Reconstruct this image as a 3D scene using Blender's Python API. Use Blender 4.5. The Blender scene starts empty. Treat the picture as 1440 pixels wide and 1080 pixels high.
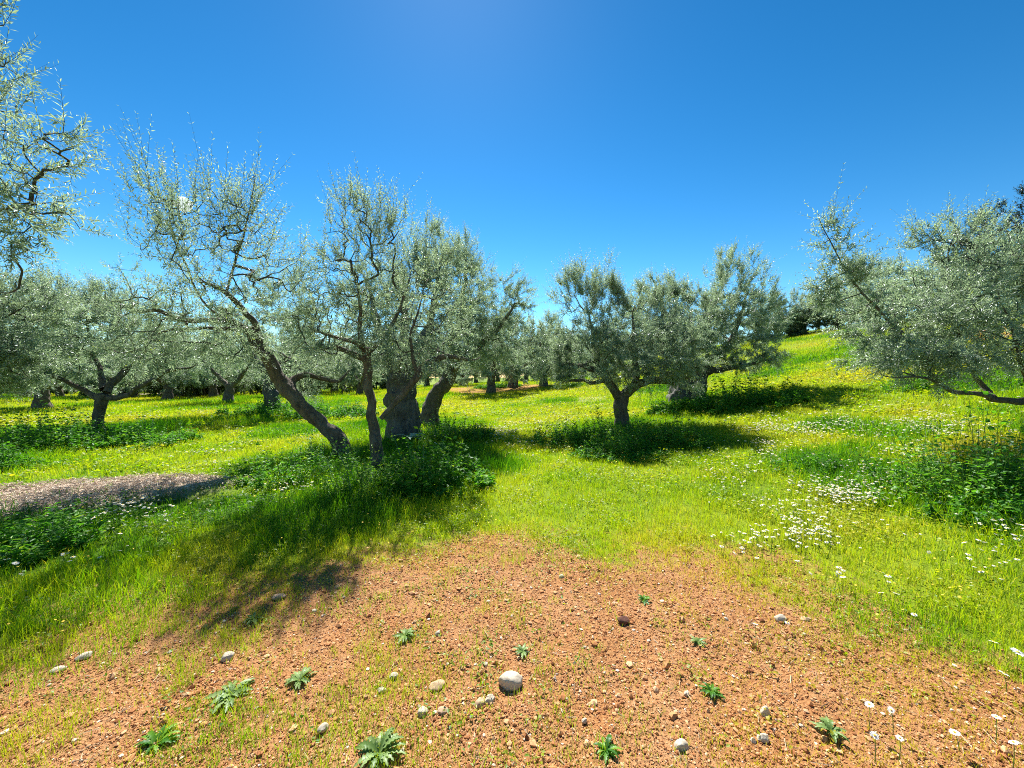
import bpy, math, random
import numpy as np
from mathutils import Vector

SC = bpy.context.scene
COL = SC.collection
rng = np.random.default_rng(7)

# ------------------------------------------------------------------ noise
def _hash(ix, iy, iz, seed):
    h = (ix.astype(np.int64) * 374761393 + iy.astype(np.int64) * 668265263 + iz.astype(np.int64) * 2147483647 + seed * 144665) & 0xFFFFFFFF
    h = ((h ^ (h >> 13)) * 1274126177) & 0xFFFFFFFF
    h = ((h ^ (h >> 16)) * 2246822519) & 0xFFFFFFFF
    return ((h ^ (h >> 15)) & 0xFFFFFF) / float(0xFFFFFF)

def vnoise(P, seed=0):
    P = np.asarray(P, float)
    i = np.floor(P); f = P - i; f = f * f * (3 - 2 * f)
    x, y, z = i[:, 0], i[:, 1], i[:, 2]
    r = 0
    for dx in (0, 1):
        wx = f[:, 0] if dx else 1 - f[:, 0]
        for dy in (0, 1):
            wy = f[:, 1] if dy else 1 - f[:, 1]
            for dz in (0, 1):
                wz = f[:, 2] if dz else 1 - f[:, 2]
                r = r + wx * wy * wz * _hash(x + dx, y + dy, z + dz, seed)
    return r

def n2(X, Y, scale, seed=0, octv=2):
    X = np.asarray(X, float); Y = np.asarray(Y, float)
    s, a, t = 0, 1.0, 0
    for o in range(octv):
        s = s + a * vnoise(np.stack([X.ravel() / scale, Y.ravel() / scale, np.full(X.size, o * 7.3)], 1), seed + o)
        t += a; a *= .5; scale *= .5
    return (s / t).reshape(X.shape)

def sstep(a, b, x):
    t = np.clip((x - a) / (b - a), 0, 1)
    return t * t * (3 - 2 * t)

# ------------------------------------------------------------------ terrain
def softplus(x):
    return np.log1p(np.exp(-np.abs(x))) + np.maximum(x, 0)

def smin(x, cap):
    return cap - softplus((cap - x) / 5.0) * 5.0 * -1 if False else np.minimum(x, cap) - 2.0 * np.exp(-np.abs(x - cap) / 3.0)

def gz(X, Y):
    X = np.asarray(X, float); Y = np.asarray(Y, float)
    Xe = smin(X, 34.0); Ye = smin(Y, 36.0)
    z = .2 * 2 * softplus((Xe - 4) / 2)
    z = z + .04 * 3 * softplus((Ye - 9) / 3) / (1 + np.exp(-(X + 8) / 5))
    z = z + .16 * (n2(X, Y, 6.0, 3) - .5) * sstep(1.5, 9, np.hypot(X, Y))
    z = z + .06 * (n2(X, Y, 1.3, 5) - .5)
    return z

def gz1(x, y):
    return float(gz(np.array([x]), np.array([y]))[0])

CAMZ = gz1(0, 0) + 1.55
F = 541.0
PITCH = math.atan(10 / F)
CP, SP = math.cos(PITCH), math.sin(PITCH)

def at(px, py, Y):
    """world point at forward distance Y seen at photo pixel px, py"""
    a = (px - 720) / F; b = (540 - py) / F
    t = Y / (CP + b * SP)
    return np.array([a * t, Y, CAMZ + t * (b * CP - SP)])

def onground(px, py):
    """ground point seen at photo pixel px, py"""
    a = (px - 720) / F; b = (540 - py) / F
    d = np.array([a, CP + b * SP, b * CP - SP])
    t = np.geomspace(.5, 120, 3000)
    P = np.array([0, 0, CAMZ]) + t[:, None] * d
    below = P[:, 2] < gz(P[:, 0], P[:, 1])
    k = int(np.argmax(below)) if below.any() else len(t) - 1
    x, y = P[k, 0], P[k, 1]
    return np.array([x, y, gz1(x, y)])

# ------------------------------------------------------------------ mesh helpers
def mesh_np(name, V, polys, mats, parent=None, smooth=False, attrs=None, midx=None):
    """polys: list of (M,k) int arrays"""
    V = np.asarray(V, np.float32)
    me = bpy.data.meshes.new(name)
    me.vertices.add(len(V)); me.vertices.foreach_set('co', V.ravel())
    polys = [np.asarray(p, np.int32) for p in polys if len(p)]
    loops = np.concatenate([p.ravel() for p in polys])
    tot = np.concatenate([np.full(len(p), p.shape[1], np.int32) for p in polys])
    st = np.concatenate([[0], np.cumsum(tot)[:-1]]).astype(np.int32)
    me.loops.add(len(loops)); me.loops.foreach_set('vertex_index', loops)
    me.polygons.add(len(tot)); me.polygons.foreach_set('loop_start', st)
    if not isinstance(mats, (list, tuple)): mats = [mats]
    for m in mats: me.materials.append(m)
    if midx is not None: me.polygons.foreach_set('material_index', np.asarray(midx, np.int32))
    me.update(calc_edges=True)
    me.polygons.foreach_set('use_smooth', np.full(len(tot), bool(smooth)))
    for k, v in (attrs or {}).items():
        a = me.attributes.new(k, 'FLOAT', 'POINT'); a.data.foreach_set('value', np.asarray(v, np.float32))
    o = bpy.data.objects.new(name, me); COL.objects.link(o)
    if parent is not None: o.parent = parent
    return o

def tag(o, label, cat, group=None, kind=None):
    if label: o['label'] = label
    if cat: o['category'] = cat
    if group: o['group'] = group
    if kind: o['kind'] = kind
    return o

def empty(name, loc):
    o = bpy.data.objects.new(name, None); COL.objects.link(o)
    o.empty_display_size = .2
    o.location = [float(c) for c in loc]
    return o

def unit(v):
    return v / np.maximum(np.linalg.norm(v, axis=-1, keepdims=True), 1e-9)

def resample(P, R, step):
    """Catmull-Rom through control points, resampled"""
    P = np.asarray(P, float); R = np.asarray(R, float)
    Q = np.vstack([2 * P[0] - P[1], P, 2 * P[-1] - P[-2]]); S = np.concatenate([[R[0]], R, [R[-1]]])
    out, rad = [], []
    for i in range(1, len(Q) - 2):
        L = np.linalg.norm(Q[i + 1] - Q[i]); n = max(2, int(L / step))
        t = np.linspace(0, 1, n, endpoint=False)[:, None]
        a, b, c, d = Q[i - 1], Q[i], Q[i + 1], Q[i + 2]
        out.append(.5 * (2 * b + (c - a) * t + (2 * a - 5 * b + 4 * c - d) * t ** 2 + (3 * b - a - 3 * c + d) * t ** 3))
        rad.append(S[i] + (S[i + 1] - S[i]) * t[:, 0])
    out.append(Q[-2][None]); rad.append([S[-2]])
    return np.vstack(out), np.concatenate(rad)

def tube(P, R, segs, gnarl=0.0, seed=0, flare=0.0, cap=True):
    P = np.asarray(P, float); n = len(P)
    T = unit(np.gradient(P, axis=0))
    U = np.zeros((n, 3)); ref = np.array([1., 0, 0]) if abs(T[0, 0]) < .8 else np.array([0, 1., 0])
    u = ref - T[0] * ref.dot(T[0]); U[0] = u / np.linalg.norm(u)
    for i in range(1, n):
        u = U[i - 1] - T[i] * U[i - 1].dot(T[i]); U[i] = u / max(np.linalg.norm(u), 1e-9)
    W = np.cross(T, U)
    th = np.linspace(0, 2 * math.pi, segs, endpoint=False)
    ring = np.cos(th)[None, :, None] * U[:, None] + np.sin(th)[None, :, None] * W[:, None]
    R = np.asarray(R, float)
    rr = np.repeat(R[:, None], segs, 1)
    if gnarl > 0:
        s = np.concatenate([[0], np.cumsum(np.linalg.norm(np.diff(P, axis=0), axis=1))])
        ctr = P[:, None] + ring * rr[..., None]
        big = vnoise((ctr / np.maximum(R.mean() * 2.2, .03)).reshape(-1, 3), seed).reshape(n, segs)
        fine = vnoise((ctr / np.maximum(R.mean() * .55, .012)).reshape(-1, 3), seed + 9).reshape(n, segs)
        tw = s[:, None] / np.maximum(R.mean() * 9, .1)
        wob = vnoise(np.stack([np.repeat(s, segs) / .25, np.tile(th, n) * 0 + 3, np.zeros(n * segs)], 1), seed + 4).reshape(n, segs)
        ridge = np.abs(np.sin((th[None] * 2.5 + tw * 2.2 + wob * 2 + seed)))
        ridge2 = np.abs(np.sin((th[None] * 5 + tw * 3 - wob * 3 + seed * 2)))
        rr = rr * (1 + gnarl * (.65 * (big - .5) + .42 * (ridge - .6) + .24 * (ridge2 - .6) + .6 * (fine - .5)))
        if R.max() > .28:
            rr = rr * (1 + .14 * (np.abs(np.sin(th[None] * 6.5 + wob * 1.6 + tw)) - .6) + .10 * (np.abs(np.sin(th[None] * 3.5 + tw * .7 + 1)) - .6))
        if flare > 0:
            fl = np.exp(-s / (R[0] * 1.8))[:, None]
            rr = rr * (1 + flare * fl * (.5 + .9 * np.maximum(0, np.sin(th[None] * 3 + seed)) + .4 * np.sin(th[None] * 5 + 2 * seed)))
    V = (P[:, None] + ring * rr[..., None]).reshape(-1, 3)
    i = np.arange(n - 1)[:, None] * segs; j = np.arange(segs)[None]; k = (j + 1) % segs
    Fq = np.stack([i + j, i + k, i + segs + k, i + segs + j], -1).reshape(-1, 4)
    if cap:
        V = np.vstack([V, P[-1] + T[-1] * R[-1] * .35])
        b = (n - 1) * segs; jj = np.arange(segs)
        Ft = np.stack([b + jj, b + (jj + 1) % segs, np.full(segs, n * segs)], -1)
    else:
        Ft = np.zeros((0, 3), int)
    return V, Fq, Ft

class MB:
    def __init__(s): s.V, s.Q, s.T, s.n = [], [], [], 0
    def add(s, V, Q, T):
        s.V.append(V)
        if len(Q): s.Q.append(Q + s.n)
        if len(T): s.T.append(T + s.n)
        s.n += len(V)
    def build(s, name, mat, parent=None, smooth=True):
        p = []
        if s.Q: p.append(np.vstack(s.Q))
        if s.T: p.append(np.vstack(s.T))
        return mesh_np(name, np.vstack(s.V), p, mat, parent, smooth)

def leaf_verts(P, D, N, L, W, curl=.12):
    S = unit(np.cross(D, N)); N = unit(np.cross(S, D))
    L = np.asarray(L)[:, None]; W = np.asarray(W)[:, None]
    V = np.stack([P, P + D * L * .48 + S * W * .5, P + D * L - N * L * curl, P + D * L * .48 - S * W * .5], 1)
    return V.reshape(-1, 3)

def leaf_mesh(name, P, D, N, L, W, mat, parent, r, rnd=None, curl=.12):
    V = leaf_verts(P, D, N, L, W, curl)
    q = np.arange(len(V)).reshape(-1, 4)
    if rnd is None: rnd = r.random(len(P))
    return mesh_np(name, V, [q], mat, parent, False, {'rnd': np.repeat(rnd, 4)})

# ------------------------------------------------------------------ materials
def newmat(name):
    m = bpy.data.materials.new(name); m.use_nodes = True
    nt = m.node_tree; nt.nodes.clear()
    out = nt.nodes.new('ShaderNodeOutputMaterial')
    return m, nt, out

def nd(nt, t, **kw):
    n = nt.nodes.new(t)
    for k, v in kw.items():
        if k.startswith('i_'): n.inputs[k[2:].replace('_', ' ')].default_value = v
        else: setattr(n, k, v)
    return n

def ramp(nt, fac, stops):
    r = nt.nodes.new('ShaderNodeValToRGB'); cr = r.color_ramp
    while len(cr.elements) < len(stops): cr.elements.new(.5)
    for e, (p, c) in zip(cr.elements, stops):
        e.position = p; e.color = (*c, 1)
    nt.links.new(fac, r.inputs['Fac'])
    return r.outputs['Color']

def noise(nt, scale, detail=4, rough=.6, vec=None):
    n = nt.nodes.new('ShaderNodeTexNoise'); n.inputs['Scale'].default_value = scale
    n.inputs['Detail'].default_value = detail; n.inputs['Roughness'].default_value = rough
    if vec is not None: nt.links.new(vec, n.inputs['Vector'])
    return n.outputs['Fac']

def mix(nt, fac, a, b):
    m = nt.nodes.new('ShaderNodeMix'); m.data_type = 'RGBA'
    for s, v in ((0, fac), (6, a), (7, b)):
        if hasattr(v, 'links') or hasattr(v, 'is_linked'): nt.links.new(v, m.inputs[s])
        elif s == 0: m.inputs[0].default_value = v
        else: m.inputs[s].default_value = (*v, 1)
    return m.outputs[2]

def leafmat(name, top_stops, under=None, trans=.35, transcol=(.25, .35, .05), gloss=.1, rough=.4, attr='rnd'):
    m, nt, out = newmat(name)
    a = nd(nt, 'ShaderNodeAttribute', attribute_name=attr)
    col = ramp(nt, a.outputs['Fac'], top_stops)
    if under is not None:
        g = nd(nt, 'ShaderNodeNewGeometry')
        col = mix(nt, g.outputs['Backfacing'], col, under)
    d = nd(nt, 'ShaderNodeBsdfDiffuse'); nt.links.new(col, d.inputs['Color'])
    t = nd(nt, 'ShaderNodeBsdfTranslucent')
    if isinstance(transcol, (list,)) : nt.links.new(ramp(nt, a.outputs['Fac'], transcol), t.inputs['Color'])
    else: t.inputs['Color'].default_value = (*transcol, 1)
    ms = nd(nt, 'ShaderNodeMixShader'); ms.inputs[0].default_value = trans
    nt.links.new(d.outputs[0], ms.inputs[1]); nt.links.new(t.outputs[0], ms.inputs[2])
    gl = nd(nt, 'ShaderNodeBsdfGlossy'); gl.inputs['Roughness'].default_value = rough
    gl.inputs['Color'].default_value = (.9, .95, 1, 1)
    m2 = nd(nt, 'ShaderNodeMixShader'); m2.inputs[0].default_value = gloss
    nt.links.new(ms.outputs[0], m2.inputs[1]); nt.links.new(gl.outputs[0], m2.inputs[2])
    nt.links.new(m2.outputs[0], out.inputs['Surface'])
    return m

OLIVE_LEAF = leafmat('olive_leaf', [(0, (.04, .068, .034)), (.5, (.14, .19, .105)), (.93, (.29, .36, .22)), (1, (.28, .36, .06))],
                     under=(.52, .61, .46), trans=.49, transcol=[(0, (.15, .24, .10)), (.9, (.55, .70, .39)), (1, (.42, .55, .06))], gloss=.09, rough=.40)
DARK_LEAF = leafmat('dark_evergreen_leaf', [(0, (.012, .022, .014)), (1, (.035, .05, .028))], trans=.15, transcol=(.04, .07, .02), gloss=.05)
SHRUB_LEAF = leafmat('shrub_leaf', [(0, (.04, .075, .03)), (1, (.14, .20, .08))], trans=.35, transcol=(.18, .28, .08), gloss=.04)
WEED_LEAF = leafmat('weed_leaf', [(0, (0.026, 0.1125, 0.013)), (.6, (0.091, 0.25, 0.0234)), (1, (0.234, 0.4, 0.026))],
                    trans=.42, transcol=[(0, (0.052, 0.25, 0.0104)), (.7, (0.182, 0.5, 0.0156)), (1, (0.468, 0.6875, 0.026))], gloss=.018, rough=.45)
THISTLE_LEAF = leafmat('thistle_leaf', [(0, (0.12, 0.21, 0.049)), (1, (0.28, 0.378, 0.14))], trans=.3, transcol=(.25, .42, .08), gloss=.015)
PALE_LEAF = leafmat('pale_leaf', [(0, (.3, .42, .3)), (1, (.5, .6, .45))], trans=.3, transcol=(.4, .5, .2), gloss=.06)
GRASS = leafmat('grass_blade', [(0, (0.01776, 0.0814, 0.00528)), (.35, (0.07104, 0.1915, 0.00704)), (.7, (0.2398, 0.3256, 0.0088)), (1, (0.4262, 0.3543, 0.0264))],
                trans=.5, transcol=[(0, (0.0444, 0.2157, 0.00264)), (.35, (0.1776, 0.451, 0.00352)), (.7, (0.515, 0.6667, 0.00528)), (1, (0.6571, 0.5686, 0.0264))], gloss=.02, rough=.45, attr='tint')

def barkmat(name, dark, light, scale=1.0):
    m, nt, out = newmat(name)
    tc = nd(nt, 'ShaderNodeTexCoord'); vec = tc.outputs['Object']
    mp = nd(nt, 'ShaderNodeMapping'); mp.inputs['Scale'].default_value = (1, 1, .3); nt.links.new(vec, mp.inputs[0])
    n1 = noise(nt, 18 * scale, 6, .7, mp.outputs[0]); n2_ = noise(nt, 5 * scale, 4, .6, vec); n3 = noise(nt, 60 * scale, 3, .6, vec)
    c = ramp(nt, n1, [(.3, dark), (.55, tuple((a + b) / 2 for a, b in zip(dark, light))), (.75, light)])
    c = mix(nt, ramp(nt, n2_, [(.45, (0, 0, 0)), (.7, (.55, .55, .55))]), c, (.20, .19, .15))
    p = nd(nt, 'ShaderNodeBsdfPrincipled'); p.inputs['Roughness'].default_value = .88
    nt.links.new(c, p.inputs['Base Color'])
    ad = nd(nt, 'ShaderNodeMath', operation='ADD'); nt.links.new(n1, ad.inputs[0]); nt.links.new(n3, ad.inputs[1])
    b = nd(nt, 'ShaderNodeBump'); b.inputs['Strength'].default_value = .9; b.inputs['Distance'].default_value = .03
    nt.links.new(ad.outputs[0], b.inputs['Height']); nt.links.new(b.outputs[0], p.inputs['Normal'])
    nt.links.new(p.outputs[0], out.inputs['Surface'])
    return m

BARK = barkmat('olive_bark', (.038, .029, .022), (.26, .20, .15))
BARK_GREY = barkmat('old_grey_bark', (.055, .05, .047), (.23, .215, .195), .7)
BARK_TAN = barkmat('tan_bark', (.06, .04, .022), (.27, .18, .095))
TWIG = barkmat('twig_bark', (.05, .045, .035), (.16, .14, .11), 2)
STEM = leafmat('weed_stem', [(0, (.06, .14, .03)), (1, (.12, .2, .04))], trans=.1, attr='rnd')

# ------------------------------------------------------------------ trees
DENS = 2.1
def grow_tree(name, label, cat, base, limbs, blobs, nleaf, seed, leaf=(.062, .014), ntar=700, shoot=(.22, .5),
              up=.55, bark=BARK, leafm=OLIVE_LEAF, step=.12, tipr=.003, group=None, tanlimbs=()):
    """limbs: list of (points (n,3) world, radii, is_trunk); blobs: list of (centre, radii)"""
    r = np.random.default_rng(seed)
    base = np.array(base, float)
    root = empty(name, base)
    tag(root, label, cat, group)
    nodes, par, ndir = [], [], []
    n_l = 0
    for li, (P, R, trunk) in enumerate(limbs):
        Pq, Rq = resample(np.array(P, float) - base, R, .045 if max(R) > .03 else .06)
        jit = np.stack([vnoise(np.stack([np.arange(len(Pq)) * .22, np.full(len(Pq), k * 3.1), np.full(len(Pq), 1.7)], 1), seed + li * 7) - .5 for k in range(3)], 1)
        env = np.minimum(1, np.minimum(np.arange(len(Pq)), 12) / 12)[:, None]
        Pq = Pq + jit * env * (np.minimum(Rq, .06)[:, None] * 1.3 + .015)
        V, Q, T = tube(Pq, Rq, (44 if max(Rq) > .28 else 22) if max(Rq) > .06 else 12, (.42 if max(Rq) < .3 else .5) if trunk else .42, seed * 3 + li, .3 if (trunk and li == 0) else 0)
        m = BARK_TAN if li in tanlimbs else bark
        mesh_np('trunk' if trunk else 'limb', V, [Q, T], m, root, True)
        k0 = len(nodes); lo = int(len(Pq) * (.62 if trunk else .22))
        for k in range(lo, len(Pq), 2):
            nodes.append(Pq[k]); par.append(-1); ndir.append(unit(Pq[min(k + 1, len(Pq) - 1)] - Pq[k - 1]))
    nl = len(nodes)
    # targets inside the crown volumes
    w = np.array([(b[1][0] * b[1][1] * b[1][2]) ** (.72) for b in blobs]); w = w / w.sum()
    tg = []
    for (c, rad), wi in zip(blobs, w):
        k = max(14, int(ntar * wi)); d = unit(r.normal(size=(k, 3))) * (r.random((k, 1)) ** .42)
        tg.append(np.array(c) - base + d * np.array(rad))
    tg = np.vstack(tg)
    N = np.zeros((nl + len(tg) * 14, 3)); N[:nl] = nodes; nn = nl
    dist0 = np.min(np.linalg.norm(tg[:, None] - N[None, :nl], axis=2), axis=1)
    tg = tg[np.argsort(dist0)]
    paths = []
    cen = np.mean([np.array(b[0]) for b in blobs], axis=0) - base
    for t in tg:
        d = np.linalg.norm(N[:nn] - t, axis=1) + .35 * np.maximum(0, N[:nn, 2] - t[2])
        k = int(np.argmin(d)); p0 = N[k]; L = np.linalg.norm(t - p0)
        if L < .04: continue
        d0 = unit(.6 * ndir[k] + unit(t - p0) + np.array([0, 0, .12])); d1 = unit(unit(t - p0) + np.array([0, 0, .5]) + r.normal(size=3) * .25)
        m = int(np.clip(L / step, 2, 14)); s = np.linspace(0, 1, m + 1)[1:, None]
        p1 = p0 + d0 * L * .33; p2 = t - d1 * L * .33
        B = (1 - s) ** 3 * p0 + 3 * (1 - s) ** 2 * s * p1 + 3 * (1 - s) * s * s * p2 + s ** 3 * t
        B[:-1] += r.normal(size=(m - 1 + 1 - 1, 3)) * .012 if m > 1 else 0
        idx = []
        prev = k
        for q in B:
            N[nn] = q; par.append(prev); ndir.append(unit(q - N[prev])); idx.append(nn); prev = nn; nn += 1
            if nn >= len(N): break
        paths.append((k, idx))
        if nn >= len(N) - 15: break
    area = np.zeros(nn)
    for k, idx in paths: area[idx[-1]] += tipr ** 2.2
    for i in range(nn - 1, nl - 1, -1):
        if par[i] >= 0: area[par[i]] += area[i]
    rad = np.maximum(area, 1e-9) ** (1 / 2.2)
    mb = MB()
    for k, idx in paths:
        ii = [k] + idx
        R = rad[ii].copy(); R[0] = R[1]; R = np.minimum(R, .045)
        V, Q, T = tube(N[ii], R, 5 if R[0] < .015 else 8, 0)
        mb.add(V, Q, T)
    # leafy shoots
    cand = np.array([i for i in range(nl, nn) if rad[i] < tipr * 4.5])
    tips = np.array([idx[-1] for _, idx in paths])
    K = 13
    M = max(10, int(nleaf * DENS / (2 * K)))
    cw = .25 + sstep(.34, .66, vnoise(N[cand] / (.5 * tipr / .003) + seed, seed)) ** 1.3; cw = cw / cw.sum()
    st = np.concatenate([tips, r.choice(cand, max(0, M - len(tips)), p=cw)])[:M] if M > len(tips) else r.choice(tips, M, replace=False)
    M = len(st)
    S = N[st]; par_ = np.array(ndir)[st]
    zz = N[nl:nn, 2]; z0, z1 = np.percentile(zz, 8), np.percentile(zz, 95)
    hi = np.clip((S[:, 2] - z0) / (z1 - z0 + 1e-6), 0, 1)[:, None]
    outw = unit((S - cen) * np.array([1, 1, .6]))
    D = unit(outw * .6 + np.array([0, 0, 1]) * (up * (.0 + 1.0 * hi)) + par_ * .5 + r.normal(size=(M, 3)) * .55)
    L = r.uniform(shoot[0], shoot[1], M) * (.7 + .3 * hi[:, 0]) * np.where(r.random(M) < .07 * (hi[:, 0] > .6), 1.35, 1)
    bend = (np.array([0, 0, 1]) * (-.5 + 1.0 * hi) * .45 + r.normal(size=(M, 3)) * .12)
    tt = np.linspace(0.0, 1, K)[None, :, None]
    C = S[:, None] + D[:, None] * L[:, None, None] * tt + bend[:, None] * L[:, None, None] * tt ** 2
    # shoot stems
    for a in range(0, 1):
        q3 = C[:, [0, K // 2, K - 1]]
        off = np.array([[1, 0, 0], [-.5, .8, 0], [-.5, -.8, .3]])
        rr3 = np.array([.0022, .0016, .0006]) * (tipr / .003)
        V = (q3[:, :, None] + off[None, None] * rr3[None, :, None, None]).reshape(-1, 3)
        b = np.arange(M)[:, None, None, None] * 9 + np.arange(2)[None, :, None, None] * 3
        j = np.arange(3)[None, None, :, None]; k = (j + 1) % 3
        Q = np.concatenate([b + j, b + k, b + 3 + k, b + 3 + j], -1).reshape(-1, 4)
        mb.add(V, Q, np.zeros((0, 3), int))
    mb.build('twigs', TWIG, root)
    Tn = unit(np.gradient(C, axis=1))
    ref = unit(r.normal(size=(M, 1, 3)) + np.zeros((1, K, 1)))
    A = unit(np.cross(Tn, ref)); B = np.cross(Tn, A)
    odd = (np.arange(K) % 2)[None, :, None]
    side = A * (1 - odd) + B * odd
    Ps, Ds, Ns, Ls = [], [], [], []
    tap = (1 - .45 * np.abs(np.linspace(-.6, 1, K)) ** 2)[None, :]
    for sg in (1, -1):
        d = unit(Tn * .75 + side * sg * .8 + r.normal(size=C.shape) * .28)
        nrm = unit(Tn * .55 - side * sg * .35 + np.array([0, 0, .55]) + r.normal(size=C.shape) * .45)
        Ps.append((C + d * .003).reshape(-1, 3)); Ds.append(d.reshape(-1, 3)); Ns.append(nrm.reshape(-1, 3))
        Ls.append((r.uniform(.65, 1.2, (M, K)) * tap * leaf[0]).ravel())
    P = np.vstack(Ps); D_ = np.vstack(Ds); N_ = np.vstack(Ns); L_ = np.concatenate(Ls)
    keep = r.random(len(P)) > .1
    shootcol = np.tile(np.repeat(r.random(M), K), 2)
    rnd = np.clip(.55 * shootcol + .5 * r.random(len(P)) - .03, 0, 1); rnd = np.where(r.random(len(P)) < .985, np.minimum(rnd, .93), 1)
    W_ = L_ * (leaf[1] / leaf[0]) * r.uniform(.8, 1.2, len(P))
    leaf_mesh('crown', P[keep], D_[keep], N_[keep], L_[keep], W_[keep], leafm, root, r, rnd[keep])
    return root

def pl(Y, pts, trunk=False):
    """traced limb: pts (px, py, width_px[, dY])"""
    P = [at(p[0], p[1], Y + (p[3] if len(p) > 3 else 0)) for p in pts]
    R = [.5 * p[2] * (Y + (p[3] if len(p) > 3 else 0)) / F * (.68 / math.hypot(1, (p[0] - 720) / F)) for p in pts]
    if not trunk:
        R[-1] *= .75; P.append(P[-1] + (P[-1] - P[-2]) * .4 + np.array([0, 0, .06])); R.append(R[-1] * .3)
    return (P, R, trunk)

def bl(Y, px, py, rx, ry, dY=0, rd=None):
    y = Y + dY; s = y / F
    return (at(px, py, y), (rx * s, rd if rd else rx * s * .9, ry * s))

TREEBASES = []
def traced(name, label, Y, limbs, blobs, nleaf, seed, drop=0, wf=1.0, **kw):
    limbs = [([(q[0], q[1], q[2] * wf) + tuple(q[3:]) for q in p], t) for p, t in limbs]
    blobs = [(q[0], q[1] + drop) + tuple(q[2:]) for q in blobs]
    L = [pl(Y, p, t) for p, t in limbs]
    b = np.array(L[0][0][0]); b[2] = gz1(b[0], b[1]) - .12
    L[0][0][0] = b.copy()
    TREEBASES.append((b[0], b[1]))
    return grow_tree(name, label, 'tree', b, L, [bl(Y, *q) for q in blobs], nleaf, seed, **kw)

# leaning olive, left of middle
traced('olive_tree', 'leaning olive tree with airy open crown over a thick slanting trunk', 7.2, [
    ([(484, 645, 50), (478, 618, 46), (455, 597, 38), (430, 577, 40, -.05), (405, 547, 46, -.1), (385, 517, 36, -.2), (368, 490, 34, -.3), (347, 464, 34, -.4)], True),
    ([(349, 467, 24, -.4), (322, 450, 22, -.5), (288, 451, 16, -.7), (252, 450, 17, -.9), (225, 439, 14, -1.1), (195, 437, 13, -1.2)], False),
    ([(368, 488, 22, -.3), (356, 455, 20, -.4), (340, 435, 18, -.7), (315, 412, 15, -1.0), (289, 397, 12, -1.2)], False),
    ([(345, 462, 14, -.4), (322, 462, 13, -.4), (280, 462, 10, -.5), (250, 463, 9, -.6), (218, 470, 7, -.7), (192, 484, 5, -.8)], False),
    ([(408, 550, 30, -.1), (413, 535, 22, .1), (430, 528, 17, .2), (455, 533, 13, .4), (475, 536, 11, .5), (490, 524, 7, .6)], False),
    ([(320, 452, 8, -.5), (286, 424, 7, -.9), (262, 375, 6, -1.3), (244, 335, 5, -1.7), (239, 297, 4, -1.9)], False),
    ([(318, 412, 9, -1.0), (330, 370, 7, -1.3), (345, 320, 5, -1.7), (356, 270, 4, -2.0)], False),
], [(300, 325, 80, 100, -1.8), (222, 262, 42, 70, -1.9), (352, 262, 40, 62, -2.0), (178, 395, 42, 62, -1.3), (320, 425, 85, 40, -.7), (395, 350, 45, 65, -1.2),
    (250, 390, 50, 50, -1.2), (300, 250, 40, 40, -2.1), (200, 450, 50, 28, -1.2), (420, 480, 50, 45, .6)],
    18500, 11, drop=42, wf=.74, leaf=(.062, .014), ntar=620, up=.8, shoot=(.25, .55))

# twin stemmed olive in the middle
traced('olive_tree', 'tall olive tree with an upright trunk and a second pale slanting stem', 6.1, [
    ([(536, 668, 40), (533, 640, 32), (527, 600, 27), (523, 570, 24), (520, 540, 22), (517, 512, 23), (513, 490, 24)], True),
    ([(536, 588, 13, -.05), (560, 561, 17, -.1), (582, 536, 19, -.1), (600, 513, 17, 0), (626, 503, 14, .1), (662, 506, 8, .2)], False),
    ([(516, 508, 16), (494, 497, 15, -.1), (468, 489, 12, -.2), (443, 490, 8, -.3)], False),
    ([(514, 492, 13), (499, 482, 12, -.15), (475, 475, 9, -.3), (444, 467, 6, -.5)], False),
    ([(511, 494, 14), (506, 462, 12, -.1), (507, 432, 9, -.1), (504, 403, 6, -.1)], False),
    ([(520, 495, 12), (545, 470, 10, .2), (560, 440, 8, .3), (573, 400, 6, .4)], False),
    ([(588, 528, 12, -.1), (581, 505, 9, -.1), (578, 470, 7, -.1), (590, 430, 5, 0)], False),
], [(508, 325, 50, 72, 0), (470, 395, 55, 70, -.1), (556, 395, 70, 78, .2), (500, 455, 78, 30, -.2), (615, 430, 58, 55, .3), (600, 478, 68, 24, .1),
    (440, 425, 38, 50, 0), (540, 290, 36, 42, .2), (485, 290, 30, 40, .1)],
    20000, 12, drop=26, wf=.8, leaf=(.06, .014), ntar=760, up=.8, tanlimbs=(3, 4))

# massive old trunk behind it
traced('olive_tree', 'massive old olive with a thick grey fluted trunk just behind the tall one', 9.4, [
    ([(568, 615, 92), (566, 585, 84), (565, 555, 80), (563, 525, 80), (562, 498, 88), (562, 484, 72)], True),
    ([(548, 500, 34), (532, 462, 24, .2), (520, 410, 14, .4)], False),
    ([(580, 500, 34), (602, 462, 24, -.2), (614, 400, 14, -.3)], False),
    ([(565, 495, 34, .2), (570, 450, 22, .8), (566, 390, 14, 1.2)], False),
], [(602, 372, 48, 62, 0), (560, 400, 70, 66, .6), (640, 420, 56, 58, 0), (520, 430, 60, 50, .5), (600, 335, 26, 34, .3), (590, 470, 80, 22, .3), (562, 482, 50, 24, -.9)],
    42000, 13, drop=12, wf=.68, leaf=(.068, .017), ntar=640, bark=BARK_GREY, up=.7)

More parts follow.
